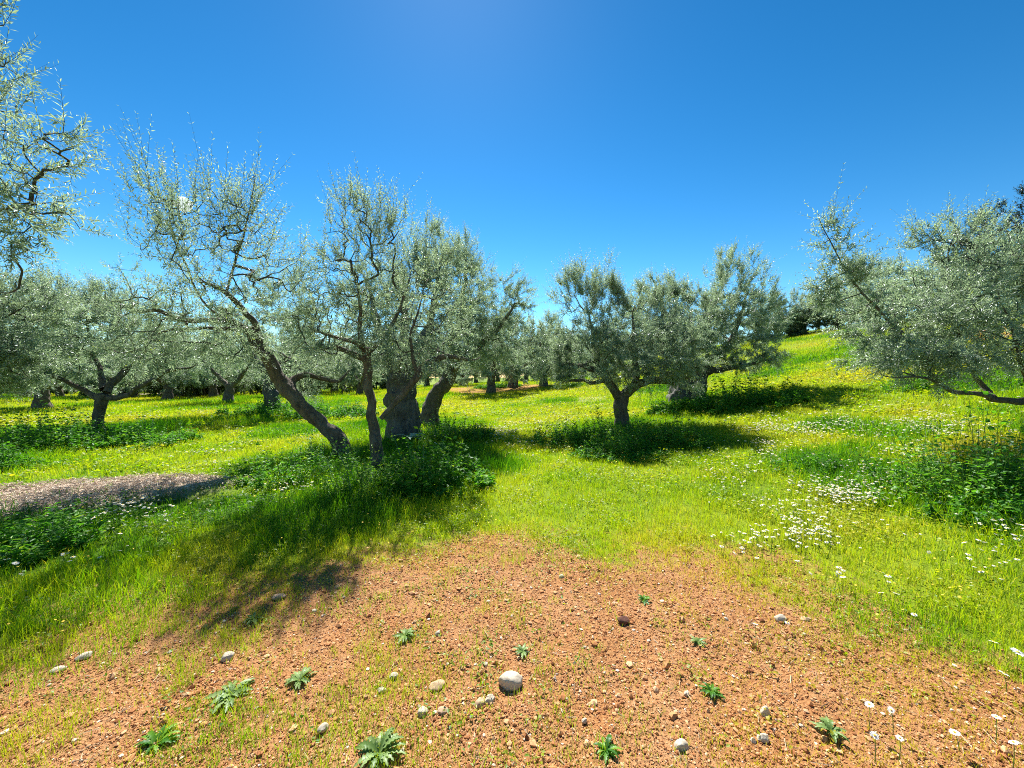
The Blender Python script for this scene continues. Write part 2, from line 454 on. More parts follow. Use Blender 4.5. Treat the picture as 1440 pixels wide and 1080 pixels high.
traced('olive_tree', 'dark leaning olive with a split trunk behind the massive grey one', 11.5, [
    ([(602, 582, 44), (611, 562, 38), (623, 542, 34), (633, 524, 36), (641, 506, 32)], True),
    ([(632, 520, 20), (618, 510, 16), (598, 512, 14, -.2), (580, 520, 8, -.3)], False),
    ([(646, 510, 22), (668, 490, 16, -.2), (694, 468, 12, -.3), (716, 440, 8, -.4)], False),
    ([(640, 510, 24), (643, 470, 18, .3), (652, 420, 12, .5), (655, 370, 8, .5)], False),
], [(655, 405, 44, 58, 0), (694, 440, 45, 56, -.2), (622, 350, 28, 38, .2), (690, 482, 58, 26, -.4), (724, 412, 22, 40, -.2), (660, 460, 60, 30, 0), (655, 365, 30, 40, .2)],
    42000, 14, drop=10, wf=.8, leaf=(.07, .018), ntar=640, up=.7)

# tree standing free right of the middle
traced('olive_tree', 'low spreading olive with a forked dark trunk standing right of the middle', 9.9, [
    ([(876, 612, 34), (875, 598, 27), (874, 575, 23), (875, 552, 27)], True),
    ([(870, 558, 18), (856, 536, 16), (846, 518, 15, .1), (838, 490, 11, .2), (831, 455, 7, .2)], False),
    ([(850, 525, 13), (832, 519, 11, -.2), (812, 514, 9, -.3), (788, 512, 6, -.5)], False),
    ([(862, 544, 9), (850, 537, 8, -.2), (833, 538, 7, -.3), (812, 534, 6, -.4), (795, 537, 4, -.5)], False),
    ([(878, 556, 20), (890, 545, 18, .1), (904, 537, 16, .1), (925, 535, 14, 0), (950, 534, 10, -.2), (976, 525, 7, -.3)], False),
    ([(893, 541, 15), (896, 520, 12, .2), (892, 490, 9, .3), (890, 455, 6, .3)], False),
    ([(928, 534, 9), (938, 510, 8, .4), (935, 480, 6, .6)], False),
], [(818, 428, 52, 66, 0), (868, 472, 72, 54, .2), (802, 482, 48, 42, -.3), (928, 468, 62, 54, -.1), (854, 405, 30, 46, .2), (905, 440, 50, 50, .3),
    (880, 508, 100, 26, -.2), (850, 475, 75, 48, -.7), (925, 482, 66, 40, -.7), (895, 430, 45, 45, .4), (790, 505, 40, 24, -.5), (960, 500, 40, 32, -.2), (800, 400, 24, 36, 0)],
    80000, 15, drop=12, wf=1.08, leaf=(.066, .0165), ntar=820, up=.85)

traced('olive_tree', 'broad dense olive on a stout grey trunk behind the free standing one', 13.6, [
    ([(966, 572, 66), (970, 550, 56), (974, 534, 50), (979, 516, 50)], True),
    ([(970, 524, 26), (955, 500, 20), (938, 465, 14, .2), (930, 420, 9, .3)], False),
    ([(982, 522, 28), (1003, 505, 20), (1028, 480, 14), (1045, 430, 9)], False),
    ([(985, 525, 20), (1010, 520, 14, -.4), (1045, 515, 9, -.7), (1080, 505, 5, -.9)], False),
], [(942, 412, 48, 34, .2), (1032, 415, 58, 54, 0), (992, 455, 74, 48, -.2), (1058, 478, 42, 40, -.2), (1042, 375, 34, 30, .2), (960, 480, 80, 30, -.3), (1085, 430, 20, 34, -.3), (1040, 506, 55, 22, -.6), (905, 440, 40, 40, .3), (1010, 462, 90, 48, -.7), (1085, 500, 20, 14, -.6)],
    66000, 16, leaf=(.085, .022), ntar=760, up=.8, bark=BARK_GREY)

# left trees
traced('olive_tree', 'wide olive on the left with limbs spreading low from a short dark trunk', 10.6, [
    ([(136, 614, 34), (137, 598, 26), (139, 575, 26), (145, 553, 32)], True),
    ([(138, 560, 18), (122, 552, 14), (100, 540, 12, -.2), (75, 529, 10, -.4), (48, 523, 8, -.6)], False),
    ([(152, 560, 16), (178, 557, 13, -.1), (205, 540, 11, -.2), (240, 520, 9, -.3), (266, 517, 6, -.4)], False),
    ([(150, 552, 20), (160, 535, 18, .2), (176, 520, 15, .4), (188, 503, 11, .5)], False),
    ([(165, 532, 11, .3), (190, 505, 8, .5), (225, 500, 6, .7), (262, 490, 5, .9)], False),
    ([(145, 548, 16), (140, 520, 12, .5), (128, 480, 8, .8), (120, 440, 5, 1.)], False),
], [(75, 470, 85, 55, 0), (150, 460, 80, 50, .6), (20, 500, 55, 40, -.4), (205, 470, 62, 44, .8), (110, 425, 70, 30, .4), (60, 515, 60, 20, -.6), (238, 500, 40, 24, .2)],
    56000, 17, leaf=(.07, .018), ntar=760, up=.55)

traced('olive_tree', 'olive cut by the left edge with pale bright leaves at eye level', 6.6, [
    ([(-130, 662, 44), (-132, 610, 36), (-120, 560, 36), (-90, 520, 32)], True),
    ([(-92, 525, 22), (-60, 490, 16), (-20, 460, 10), (20, 440, 6)], False),
    ([(-100, 540, 20), (-70, 530, 14), (-30, 520, 10), (10, 515, 6)], False),
    ([(-95, 530, 20), (-110, 480, 14), (-100, 420, 8)], False),
], [(-10, 450, 70, 48, 0), (-80, 430, 80, 60, 0), (10, 500, 58, 42, -.2), (40, 440, 40, 34, .2), (-60, 510, 80, 40, -.4)],
    36000, 18, leaf=(.066, .016), ntar=520, up=.4)

# overhanging branches at the top left
def world_limb(P, R, trunk=False): return ([np.array(p, float) for p in P], R, trunk)
b1 = np.array([-6.3, 3.1, gz1(-6.3, 3.1) - .1]); TREEBASES.append((b1[0], b1[1]))
grow_tree('olive_tree', 'tall near olive reaching in from the top left with thin leafy branches', 'tree', b1, [
    world_limb([b1, b1 + (0, 0, .6), b1 + (.1, .05, 1.4), b1 + (.3, .1, 2.1)], [.26, .2, .17, .16], True),
    world_limb([b1 + (.25, .1, 2.0), b1 + (.7, .2, 2.5), b1 + (1.15, .25, 2.9), b1 + (1.6, .3, 3.1), b1 + (2.1, .4, 3.25)], [.09, .06, .035, .015, .004]),
    world_limb([b1 + (.3, .1, 2.0), b1 + (.6, .1, 2.8), b1 + (1.0, .2, 3.6), b1 + (1.4, .25, 4.3)], [.09, .055, .025, .005]),
    world_limb([b1 + (.2, .1, 1.7), b1 + (.7, .3, 1.95), b1 + (1.2, .4, 2.2), b1 + (1.7, .5, 2.5)], [.07, .04, .02, .004]),
    world_limb([b1 + (.3, .1, 2.0), b1 + (-.1, .4, 2.9), b1 + (-.4, .5, 3.8)], [.09, .05, .006]),
], [bl(3.4, 35, 225, 60, 34), bl(3.4, 90, 200, 40, 26), bl(3.4, -20, 270, 90, 56), bl(3.4, 0, 110, 34, 90), bl(3.4, -60, 120, 60, 120), bl(3.4, 45, 300, 55, 26),
    bl(3.4, 20, 345, 40, 22), bl(3.4, -70, 380, 80, 60), bl(3.5, -160, 200, 110, 150)],
    9800, 19, leaf=(.064, .0125), ntar=420, up=.55, shoot=(.2, .42), step=.1)

# near tree on the right edge
traced('olive_tree', 'near olive on the right edge with a low sideways limb and pale dense leaves', 5.7, [
    ([(1585, 640, 66), (1570, 600, 54), (1545, 575, 46), (1505, 566, 34), (1450, 562, 25), (1420, 564, 21), (1395, 558, 20)], True),
    ([(1398, 560, 18), (1382, 543, 14, .2), (1365, 520, 11, .3), (1350, 480, 8, .4), (1345, 430, 5, .4)], False),
    ([(1392, 558, 15), (1370, 553, 14, -.1), (1335, 549, 13, -.1), (1310, 525, 11, 0), (1280, 490, 9, 0), (1240, 440, 7, 0), (1200, 395, 5, 0), (1165, 335, 3, 0)], False),
    ([(1520, 568, 28), (1500, 520, 20, .3), (1470, 450, 14, .4), (1430, 400, 8, .5)], False),
    ([(1450, 562, 14), (1440, 520, 11, -.3), (1425, 470, 8, -.5), (1410, 430, 5, -.6)], False),
    ([(1335, 549, 10), (1320, 540, 8, -.4), (1290, 530, 6, -.7), (1250, 530, 4, -.9)], False),
], [(1300, 465, 92, 62, .2), (1360, 402, 84, 62, .4), (1430, 440, 84, 96, .2), (1178, 372, 24, 38, 0), (1232, 445, 55, 52, .1), (1330, 350, 46, 38, .5), (1400, 505, 80, 36, -.4),
    (1290, 515, 80, 34, -.3), (1530, 420, 90, 110, .4), (1160, 420, 20, 30, 0), (1420, 360, 50, 40, .6), (1200, 400, 24, 26, 0), (1166, 345, 16, 30, 0)],
    54000, 20, drop=-12, leaf=(.064, .0165), ntar=820, up=.45, shoot=(.2, .45))

traced('olive_tree', 'old olive with a thick grey trunk seen behind the leaning trunk', 15.5, [
    ([(384, 578, 40), (382, 560, 30), (380, 540, 25), (378, 515, 27)], True),
    ([(374, 520, 18), (355, 500, 14), (335, 470, 9)], False),
    ([(384, 520, 18), (405, 500, 14), (425, 465, 9)], False),
], [(380, 450, 70, 55, 0), (330, 470, 45, 45, .3), (430, 475, 45, 45, -.3), (390, 410, 40, 40, .2)],
    22000, 21, leaf=(.09, .024), ntar=420, bark=BARK_GREY)

traced('olive_tree', 'small dark trunked olive in the left distance beside the grey trunk', 22.0, [
    ([(322, 566, 24), (322, 556, 18), (323, 540, 18)], True),
    ([(320, 543, 12), (308, 530, 9), (292, 515, 6)], False),
    ([(326, 543, 12), (340, 528, 9), (352, 510, 6)], False),
], [(325, 500, 45, 35, 0), (285, 505, 35, 30, .4), (360, 500, 30, 32, -.3), (320, 475, 30, 24, .2)],
    14000, 22, leaf=(.12, .034), ntar=300)

# ------------------------------------------------------------------ distant trees (a few grown ones, then copies)
def generic(name, label, seed, h, w, nleaf, leafm=OLIVE_LEAF, leaf=(.13, .04), tall=False):
    r = np.random.default_rng(seed)
    L = []
    th = h * (.22 if not tall else .15)
    L.append(([np.array([0, 0, -.2]), np.array([.05, 0, th * .5]), np.array([.1, .05, th])], [.28, .22, .2], True))
    B = []
    k = 4
    for i in range(k):
        a = i * 2 * math.pi / k + r.uniform(-.4, .4); q = np.array([math.cos(a), math.sin(a), 0])
        hh = h * r.uniform(.55, .72)
        L.append(([np.array([.1, .05, th * .92]), q * w * .14 + [0, 0, th * 1.5], q * w * .26 + [0, 0, hh]], [.13, .09, .04], False))
        B.append((q * w * .25 + [0, 0, hh * .9], (w * .27, w * .27, h * .25)))
    B.append((np.array([0, 0, h * .74]), (w * .3, w * .3, h * .24)))
    for a in (.6, 2.2, 3.8, 5.4): B.append((np.array([math.cos(a) * w * .36, math.sin(a) * w * .36, h * .34]), (w * .22, w * .22, h * .2)))
    B.append((np.array([r.uniform(-.2, .2) * w, 0, h * .85]), (w * .16, w * .16, h * .16)))
    return grow_tree(name, label, 'tree', (0, 0, 0), L, B, nleaf, seed, leaf=leaf, ntar=260, leafm=leafm, shoot=(.35, .7), tipr=.006, step=.3)

def copy_tree(o):
    c = o.copy(); COL.objects.link(c)
    for ch in o.children:
        d = ch.copy(); COL.objects.link(d); d.parent = c
    return c

def put(o, px, Y, s, rz, X=None):
    x = (px - 720) / F * Y if X is None else X
    o.location = (x, Y, gz1(x, Y)); o.scale = (s, s, s); o.rotation_euler = (0, 0, rz)

protos = [generic('olive_tree', '', 31, 4.6, 5.2, 17000), generic('olive_tree', '', 32, 4.2, 5.6, 17000), generic('olive_tree', '', 33, 5.0, 4.8, 17000)]
FAR = [  # px, Y, scale, label
    (690, 25, 1.15, 'slim trunked small olive on the far orange earth, left one of the pair'),
    (722, 30, 1.35, 'small olive on the far orange earth, right one of the pair'),
    (765, 29, 1.15, 'distant olive showing left of the free standing forked olive'),
    (60, 19, 1.0, 'pale trunked olive in the distance behind the wide left olive'),
    (-20, 24, 1.1, 'distant olive at the far left edge of the grove'),
    (235, 27, 1.0, 'distant olive right of the wide left olive'),
    (170, 31, 1.1, None), (280, 36, 1.15, None), (420, 30, 1.05, 'distant olive seen between the leaning trunk and the tall one'),
    (470, 38, 1.1, None), (20, 36, 1.2, None), (100, 42, 1.2, None), (350, 44, 1.2, None), (540, 40, 1.1, None), (600, 46, 1.1, None), (650, 40, 1.05, None),
    (800, 40, 1.0, None), (850, 46, 1.05, None), (910, 40, 1.0, None), (1000, 38, .9, None), (1080, 37, .9, 'distant olive on the hill brow left of the right edge olive'),
    (1130, 36, .85, 'hillside olive with darker shrubs, half hidden by the right olive'), (1175, 34, .9, None),
    (1215, 31, 1.0, None), (1255, 27, 1.0, None), (1330, 22, .9, None), (740, 50, 1.1, None), (780, 58, 1.2, None), (700, 58, 1.2, None), (-90, 30, 1.2, None), (200, 50, 1.3, None), (430, 52, 1.3, None), (640, 60, 1.2, None),
]
rq = random.Random(9)
for px in range(-60, 820, 46): FAR.append((px + rq.uniform(-15, 15), rq.uniform(44, 58), 1.1, None))
for px in range(-40, 560, 60): FAR.append((px + rq.uniform(-20, 20), rq.uniform(30, 40), .95, None))
GL = 'hazy olive in the far row closing off the grove'
rr = random.Random(4)
for i, (px, Y, s, lab) in enumerate(FAR):
    o = protos[i] if i < 3 else copy_tree(protos[i % 3])
    put(o, px, Y, s * rr.uniform(.92, 1.1), rr.uniform(0, 6.28))
    o['label'] = lab or GL; o['category'] = 'tree'; o['group'] = 'distant olive trees'

dk = generic('dark_evergreen_tree', 'dark rounded evergreen rising behind the right edge olive at the frame edge', 41, 7.6, 5.0, 16000, DARK_LEAF, (.16, .06))
put(dk, 1450, 24, .97, .4); TREEBASES.append((dk.location.x, dk.location.y))
d2 = copy_tree(dk); put(d2, 1372, 25, .9, 2.2); d2['label'] = 'dark evergreen with narrow top poking above the right edge olive, second from the edge'
d3 = copy_tree(dk); put(d3, 1150, 39, .55, 4.0); d3['label'] = 'low dark evergreen on the hill brow among pale olives'
for o in (dk, d2, d3): o['group'] = 'dark evergreens on the right'; o['category'] = 'tree'

def shrub_proto():
    r = np.random.default_rng(77); B = [(np.array([r.uniform(-1.3, 1.3), r.uniform(-.6, .6), .75 + r.uniform(-.1, .25)]), (.8, .7, .65)) for _ in range(6)]
    L = [([np.array([x, 0, -.1]), np.array([x * 1.3, .1, .5]), np.array([x * 1.6, .1, 1.])], [.06, .04, .02], False) for x in (-.6, 0, .6)]
    return grow_tree('shrub', '', 'shrub', (0, 0, 0), L, B, 5000, 78, leaf=(.13, .055), ntar=120, leafm=SHRUB_LEAF, shoot=(.25, .5), tipr=.006, step=.25)
sp = shrub_proto(); first = True
for px in list(range(-30, 520, 40)) + list(range(1090, 1230, 34)) + list(range(150, 560, 34)):
    o = sp if first else copy_tree(sp); first = False
    put(o, px + rq.uniform(-12, 12), rq.uniform(31, 46) if px < 600 else rq.uniform(34, 38), rq.uniform(.9, 1.5), rq.uniform(0, 6.28))
    o['label'] = 'dark green shrub in the hedge closing the far left of the grove' if px < 600 else 'dark shrub on the hill brow beneath pale olives'
    o['category'] = 'shrub'; o['group'] = 'far hedge shrubs' if px < 600 else 'hill brow shrubs'

# ------------------------------------------------------------------ ground
def soil_f(X, Y):
    d = (np.abs((X + .2) / 2.75) ** 2.7 + (np.maximum(Y, 0) / 3.3) ** 2.7) ** (1 / 2.7) + .42 * (n2(X, Y, .9, 21, 3) - .5) + .15 * (n2(X, Y, .25, 23, 2) - .5)
    s = sstep(1.38, .66, d)
    # distant bare earth
    e = np.hypot((X + 1.5) / 4.5, (Y - 31) / 6.0) + .4 * (n2(X, Y, 2.5, 25) - .5)
    s = np.maximum(s, .95 * sstep(1.15, .7, e))
    e = np.hypot((X - 20) / 2.5, (Y - 15) / 3.0) + .4 * (n2(X, Y, 2.5, 26) - .5)
    return np.maximum(s, .8 * sstep(1.15, .7, e))

C0 = onground(110, 704); C1 = onground(280, 690)
def chip_f(X, Y):
    ax = C1 - C0; an = math.atan2(ax[1], ax[0]); dx, dy = X - C0[0] + .2, Y - C0[1]
    u = dx * math.cos(an) + dy * math.sin(an); v = -dx * math.sin(an) + dy * math.cos(an)
    d = np.hypot(u / 1.9, v / .72) + .55 * (n2(X, Y, .4, 41, 3) - .5)
    c = sstep(1.15, .8, d)
    q = onground(826, 562)
    d2_ = np.hypot((X - q[0]) / .9, (Y - q[1]) / 1.3) + .4 * (n2(X, Y, .5, 43) - .5)
    return np.maximum(c, .7 * sstep(1.1, .6, d2_))

TB = np.array(TREEBASES)
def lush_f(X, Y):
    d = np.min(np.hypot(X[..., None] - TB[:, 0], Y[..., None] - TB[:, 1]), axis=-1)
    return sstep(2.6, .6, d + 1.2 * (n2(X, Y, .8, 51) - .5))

DX = [onground(*p) for p in ((1160, 640), (1400, 690), (60, 770), (60, 610), (300, 575), (640, 650), (110, 850), (450, 735), (300, 725))]  # lush spots, plus some that tint the grass darker where tree shadows fall
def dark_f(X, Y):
    """lusher darker grass patches, some painting tree shade greener and darker"""
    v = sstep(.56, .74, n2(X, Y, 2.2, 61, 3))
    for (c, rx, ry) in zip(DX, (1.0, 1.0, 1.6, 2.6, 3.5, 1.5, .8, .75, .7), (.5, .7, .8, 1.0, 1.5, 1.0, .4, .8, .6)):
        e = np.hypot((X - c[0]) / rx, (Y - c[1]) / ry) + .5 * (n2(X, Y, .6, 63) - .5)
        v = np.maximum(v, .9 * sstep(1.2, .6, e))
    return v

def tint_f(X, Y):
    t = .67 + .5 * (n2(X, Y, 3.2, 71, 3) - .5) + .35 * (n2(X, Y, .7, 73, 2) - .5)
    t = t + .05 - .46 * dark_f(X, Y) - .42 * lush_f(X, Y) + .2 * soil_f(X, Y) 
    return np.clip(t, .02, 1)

def gsurf(X, Y, s=None, c=None):
    s = soil_f(X, Y) if s is None else s; c = chip_f(X, Y) if c is None else c
    near = sstep(14, 5, np.hypot(X, Y))
    return gz(X, Y) + near * (.030 * (n2(X, Y, .22, 81, 3) - .5) * (.4 + s) + .10 * c + .05 * c * n2(X, Y, .3, 83))

def ground():
    na, nr = 800, 430
    ang = np.linspace(0, 2 * math.pi, na, endpoint=False); rad = np.geomspace(.15, 600, nr)
    A, R = np.meshgrid(ang, rad)
    X = (R * np.sin(A)).ravel(); Y = (R * np.cos(A)).ravel()
    s = soil_f(X, Y); c = chip_f(X, Y)
    Z = gsurf(X, Y, s, c)
    V = np.vstack([np.stack([X, Y, Z], 1), [[0, 0, gz1(0, 0)]]])
    i = np.arange(nr - 1)[:, None] * na; j = np.arange(na)[None]; k = (j + 1) % na
    Q = np.stack([i + j, i + na + j, i + na + k, i + k], -1).reshape(-1, 4)[:, ::-1]
    jj = np.arange(na); T = np.stack([jj, (jj + 1) % na, np.full(na, na * nr)], -1)[:, ::-1]
    m, nt, out = newmat('earth_and_turf')
    tc = nd(nt, 'ShaderNodeTexCoord').outputs['Object']
    aS = nd(nt, 'ShaderNodeAttribute', attribute_name='soil').outputs['Fac']
    aC = nd(nt, 'ShaderNodeAttribute', attribute_name='chips').outputs['Fac']
    aT = nd(nt, 'ShaderNodeAttribute', attribute_name='tint').outputs['Fac']
    n1 = noise(nt, 2.2, 5, .65, tc); nf = noise(nt, 45, 5, .7, tc); nm = noise(nt, 14, 4, .6, tc)
    soil = ramp(nt, nf, [(.28, (0.183, 0.06937, 0.02139)), (.48, (0.3392, 0.1519, 0.05229)), (.62, (0.4205, 0.2246, 0.08913)), (.8, (0.4884, 0.3436, 0.1842))])
    soil = mix(nt, ramp(nt, n1, [(.4, (0, 0, 0)), (.7, (.6, .6, .6))]), soil, (.42, .24, .12))
    turf = ramp(nt, aT, [(0, (0.0185, 0.06762, 0.00616)), (.4, (0.074, 0.1642, 0.0088)), (.7, (0.2127, 0.2898, 0.01056)), (1, (0.333, 0.3091, 0.0264))])
    turf = mix(nt, ramp(nt, nf, [(.35, (.55, .55, .55)), (.6, (0, 0, 0))]), turf, (.05, .08, .012))
    chips = ramp(nt, nf, [(.3, (.30, .21, .15)), (.55, (.52, .41, .31)), (.75, (.70, .59, .47))])
    jit = nd(nt, 'ShaderNodeMath', operation='MULTIPLY_ADD'); nt.links.new(nm, jit.inputs[0]); jit.inputs[1].default_value = 1.1; jit.inputs[2].default_value = -.55
    ad = nd(nt, 'ShaderNodeMath', operation='ADD', use_clamp=True); nt.links.new(aS, ad.inputs[0]); nt.links.new(jit.outputs[0], ad.inputs[1])
    sm = ramp(nt, ad.outputs[0], [(.2, (0, 0, 0)), (.55, (1, 1, 1))])
    c = mix(nt, sm, turf, soil); c = mix(nt, aC, c, chips)
    p = nd(nt, 'ShaderNodeBsdfPrincipled'); p.inputs['Roughness'].default_value = .95; p.inputs['Specular IOR Level'].default_value = .15
    nt.links.new(c, p.inputs['Base Color'])
    b = nd(nt, 'ShaderNodeBump'); b.inputs['Strength'].default_value = .8; b.inputs['Distance'].default_value = .02
    nt.links.new(nf, b.inputs['Height']); nt.links.new(b.outputs[0], p.inputs['Normal'])
    nt.links.new(p.outputs[0], out.inputs['Surface'])
    Vx, Vy = V[:, 0], V[:, 1]
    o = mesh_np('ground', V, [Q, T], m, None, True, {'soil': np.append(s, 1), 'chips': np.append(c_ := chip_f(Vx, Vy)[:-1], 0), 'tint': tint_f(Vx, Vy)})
    return tag(o, None, None, kind='structure')
ground()

# far dirt track
def track():
    pts = [onground(*p) for p in ((150, 556), (250, 552), (430, 541), (520, 531), (610, 524))]
    P, _ = resample(pts, [1] * 5, .8)
    P = P[:, :2]; T = unit(np.gradient(P, axis=0)); S = np.stack([-T[:, 1], T[:, 0]], 1)
    V = []
    for k in (-1, -.33, .33, 1):
        q = P + S * 1.1 * k; V.append(np.column_stack([q, gz(q[:, 0], q[:, 1]) + (.05 if abs(k) < .5 else .0)]))
    V = np.stack(V, 1).reshape(-1, 3); i = np.arange(len(P) - 1)[:, None] * 4; j = np.arange(3)[None]
    Q = np.stack([i + j, i + j + 1, i + j + 5, i + j + 4], -1).reshape(-1, 4)
    m, nt, out = newmat('pale_track'); p = nd(nt, 'ShaderNodeBsdfPrincipled'); p.inputs['Roughness'].default_value = .95
    tc = nd(nt, 'ShaderNodeTexCoord').outputs['Object']
    nt.links.new(ramp(nt, noise(nt, 3, 5, .6, tc), [(.3, (.38, .28, .18)), (.7, (.55, .46, .34))]), p.inputs['Base Color']); nt.links.new(p.outputs[0], out.inputs['Surface'])
    V[:, 2] += .03
    tag(mesh_np('dirt_track', V, [Q[:, ::-1]], m, None, True), None, None, kind='structure')
track()

# ------------------------------------------------------------------ grass (stuff)
def grass():
    r = np.random.default_rng(99)
    def scatter(n, r0, r1, pw):
        u = r.random(n); e = 2 - pw
        R = (r0 ** e + u * (r1 ** e - r0 ** e)) ** (1 / e)
        A = r.uniform(-1.2, 1.2, n)
        return R * np.sin(A), R * np.cos(A)
    # tufts
    nt_ = 130000
    X, Y = scatter(nt_, .9, 62, 1.55)
    s = soil_f(X, Y); c = chip_f(X, Y); dist = np.hypot(X, Y)
    bare = n2(X, Y, .35, 91, 2)
    prob = np.clip(1 - 1.05 * sstep(.12, .85, s + .5 * (bare - .5)), .0, 1) + (.17 + .85 * sstep(.38, .6, bare) + .3 * sstep(.9, 2.0, X)) * (.22 + .78 * sstep(.3, 1.7, np.hypot(X - .25, (Y - 1.9) * .75) + .9 * (n2(X, Y, .6, 92) - .5)))
    prob = np.where(dist > 18, np.maximum(prob, .3), prob) * (1 - .97 * c)
    k = r.random(nt_) < prob
    X, Y, s, dist = X[k], Y[k], s[k], dist[k]; n = len(X)
    lush = lush_f(X, Y); dk_ = dark_f(X, Y); t0 = tint_f(X, Y)
    hgt = (.055 + .085 * n2(X, Y, 1.1, 93, 2) + .08 * dk_ + .11 * lush) * (1 - .54 * sstep(.1, .8, s)) * (.6 + .4 * sstep(1.5, 5, dist))
    hgt = hgt * (1 + .35 * sstep(8, 30, dist)) * (1 - .55 * sstep(1.7, 1.0, np.hypot((X - C0[0]) / 2.2, (Y - C0[1] + .5) / 1.3)))
    nb = 8
    ws = np.clip(dist / 4.5, .75, 6) ** .85
    spread = .028 * np.clip(dist / 4, .8, 8)
    B = lambda a: np.repeat(a, nb)
    x = B(X) + r.normal(size=n * nb) * B(spread); y = B(Y) + r.normal(size=n * nb) * B(spread)
    z = gsurf(x, y) - .004
    h = B(hgt) * r.uniform(.45, 1.3, n * nb)
    w = r.uniform(.0026, .0052, n * nb) * B(ws * (1 - .35 * sstep(.3, .8, s)))
    a = r.uniform(0, 2 * math.pi, n * nb); S = np.stack([np.cos(a), np.sin(a), 0 * a], 1)
    b = r.uniform(0, 2 * math.pi, n * nb); lean = np.stack([np.cos(b), np.sin(b), 0 * b], 1) * (r.uniform(.08, .65, n * nb) * h)[:, None]
    P = np.stack([x, y, z], 1); up = np.array([0, 0, 1.])
    m1 = P + up * (h * .55)[:, None] + lean * .35; tip = P + up * (h * .95)[:, None] + lean
    S1 = S * w[:, None] * .5
    V = np.stack([P - S1, P + S1, m1 + S1 * .8, m1 - S1 * .8, tip], 1).reshape(-1, 3)
    i = np.arange(n * nb) * 5
    Q = np.stack([i, i + 1, i + 2, i + 3], 1); T = np.stack([i + 3, i + 2, i + 4], 1)
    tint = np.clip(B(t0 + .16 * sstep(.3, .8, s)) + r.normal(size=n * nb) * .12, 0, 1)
    tint = np.where(r.random(n * nb) < .03, np.clip(tint + .35, 0, 1), tint)
    o = mesh_np('meadow_grass', V, [Q, T], GRASS, None, False, {'tint': np.repeat(tint, 5)})
    tag(o, 'lime green and yellow meadow grass covering the grove floor', 'grass', kind='stuff')
    # low broad leaved ground cover (clover, medick)
    nt2 = 60000
    X, Y = scatter(nt2, .9, 24, 1.3)
    s = soil_f(X, Y); c = chip_f(X, Y)
    pr = np.clip(.65 * sstep(.42, .62, n2(X, Y, .5, 95, 3)) * (1 - .9 * sstep(.3, .9, s)) + .05 * sstep(.5, .62, n2(X, Y, .22, 97)), 0, 1) * (1 - c)
    k = r.random(nt2) < pr; X, Y = X[k], Y[k]; n = len(X); dist = np.hypot(X, Y)
    nb = 6
    B = lambda q: np.repeat(q, nb)
    sp = .03 * np.clip(dist / 4, .8, 5)
    x = B(X) + r.normal(size=n * nb) * B(sp); y = B(Y) + r.normal(size=n * nb) * B(sp)
    z = gsurf(x, y) + r.uniform(.006, .05, n * nb) + .06 * B(sstep(2.5, 5, dist)) * r.random(n * nb)
    a = r.uniform(0, 6.283, n * nb); D = unit(np.stack([np.cos(a), np.sin(a), r.uniform(-.1, .7, n * nb)], 1))
    N = unit(np.array([0, 0, 1.]) + r.normal(size=(n * nb, 3)) * .35)
    L = r.uniform(.014, .03, n * nb) * B(np.clip(dist / 4, .8, 4))
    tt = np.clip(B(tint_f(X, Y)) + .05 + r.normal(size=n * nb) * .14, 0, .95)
    V = leaf_verts(np.stack([x, y, z], 1), D, N, L, L * r.uniform(.45, .8, n * nb))
    o = mesh_np('ground_cover', V, [np.arange(len(V)).reshape(-1, 4)], GRASS, None, False, {'tint': np.repeat(tt, 4)})
    tag(o, 'low yellow green clover like leaves creeping between the grass', 'ground cover', kind='stuff')
grass()

# ------------------------------------------------------------------ soil clods (stuff) and dry chips (stuff)
def rndcolmat(name, stops, rough=.9):
    m, nt, out = newmat(name)
    a = nd(nt, 'ShaderNodeAttribute', attribute_name='rnd')
    tc = nd(nt, 'ShaderNodeTexCoord').outputs['Object']
    c = ramp(nt, a.outputs['Fac'], stops)
    nn_ = noise(nt, 120, 3, .6, tc)
    c = mix(nt, ramp(nt, nn_, [(.4, (0, 0, 0)), (.75, (.5, .5, .5))]), c, tuple(.55 * v for v in stops[len(stops) // 2][1]))
    p = nd(nt, 'ShaderNodeBsdfPrincipled'); p.inputs['Roughness'].default_value = rough; p.inputs['Specular IOR Level'].default_value = .2
    nt.links.new(c, p.inputs['Base Color']); nt.links.new(p.outputs[0], out.inputs['Surface'])
    return m

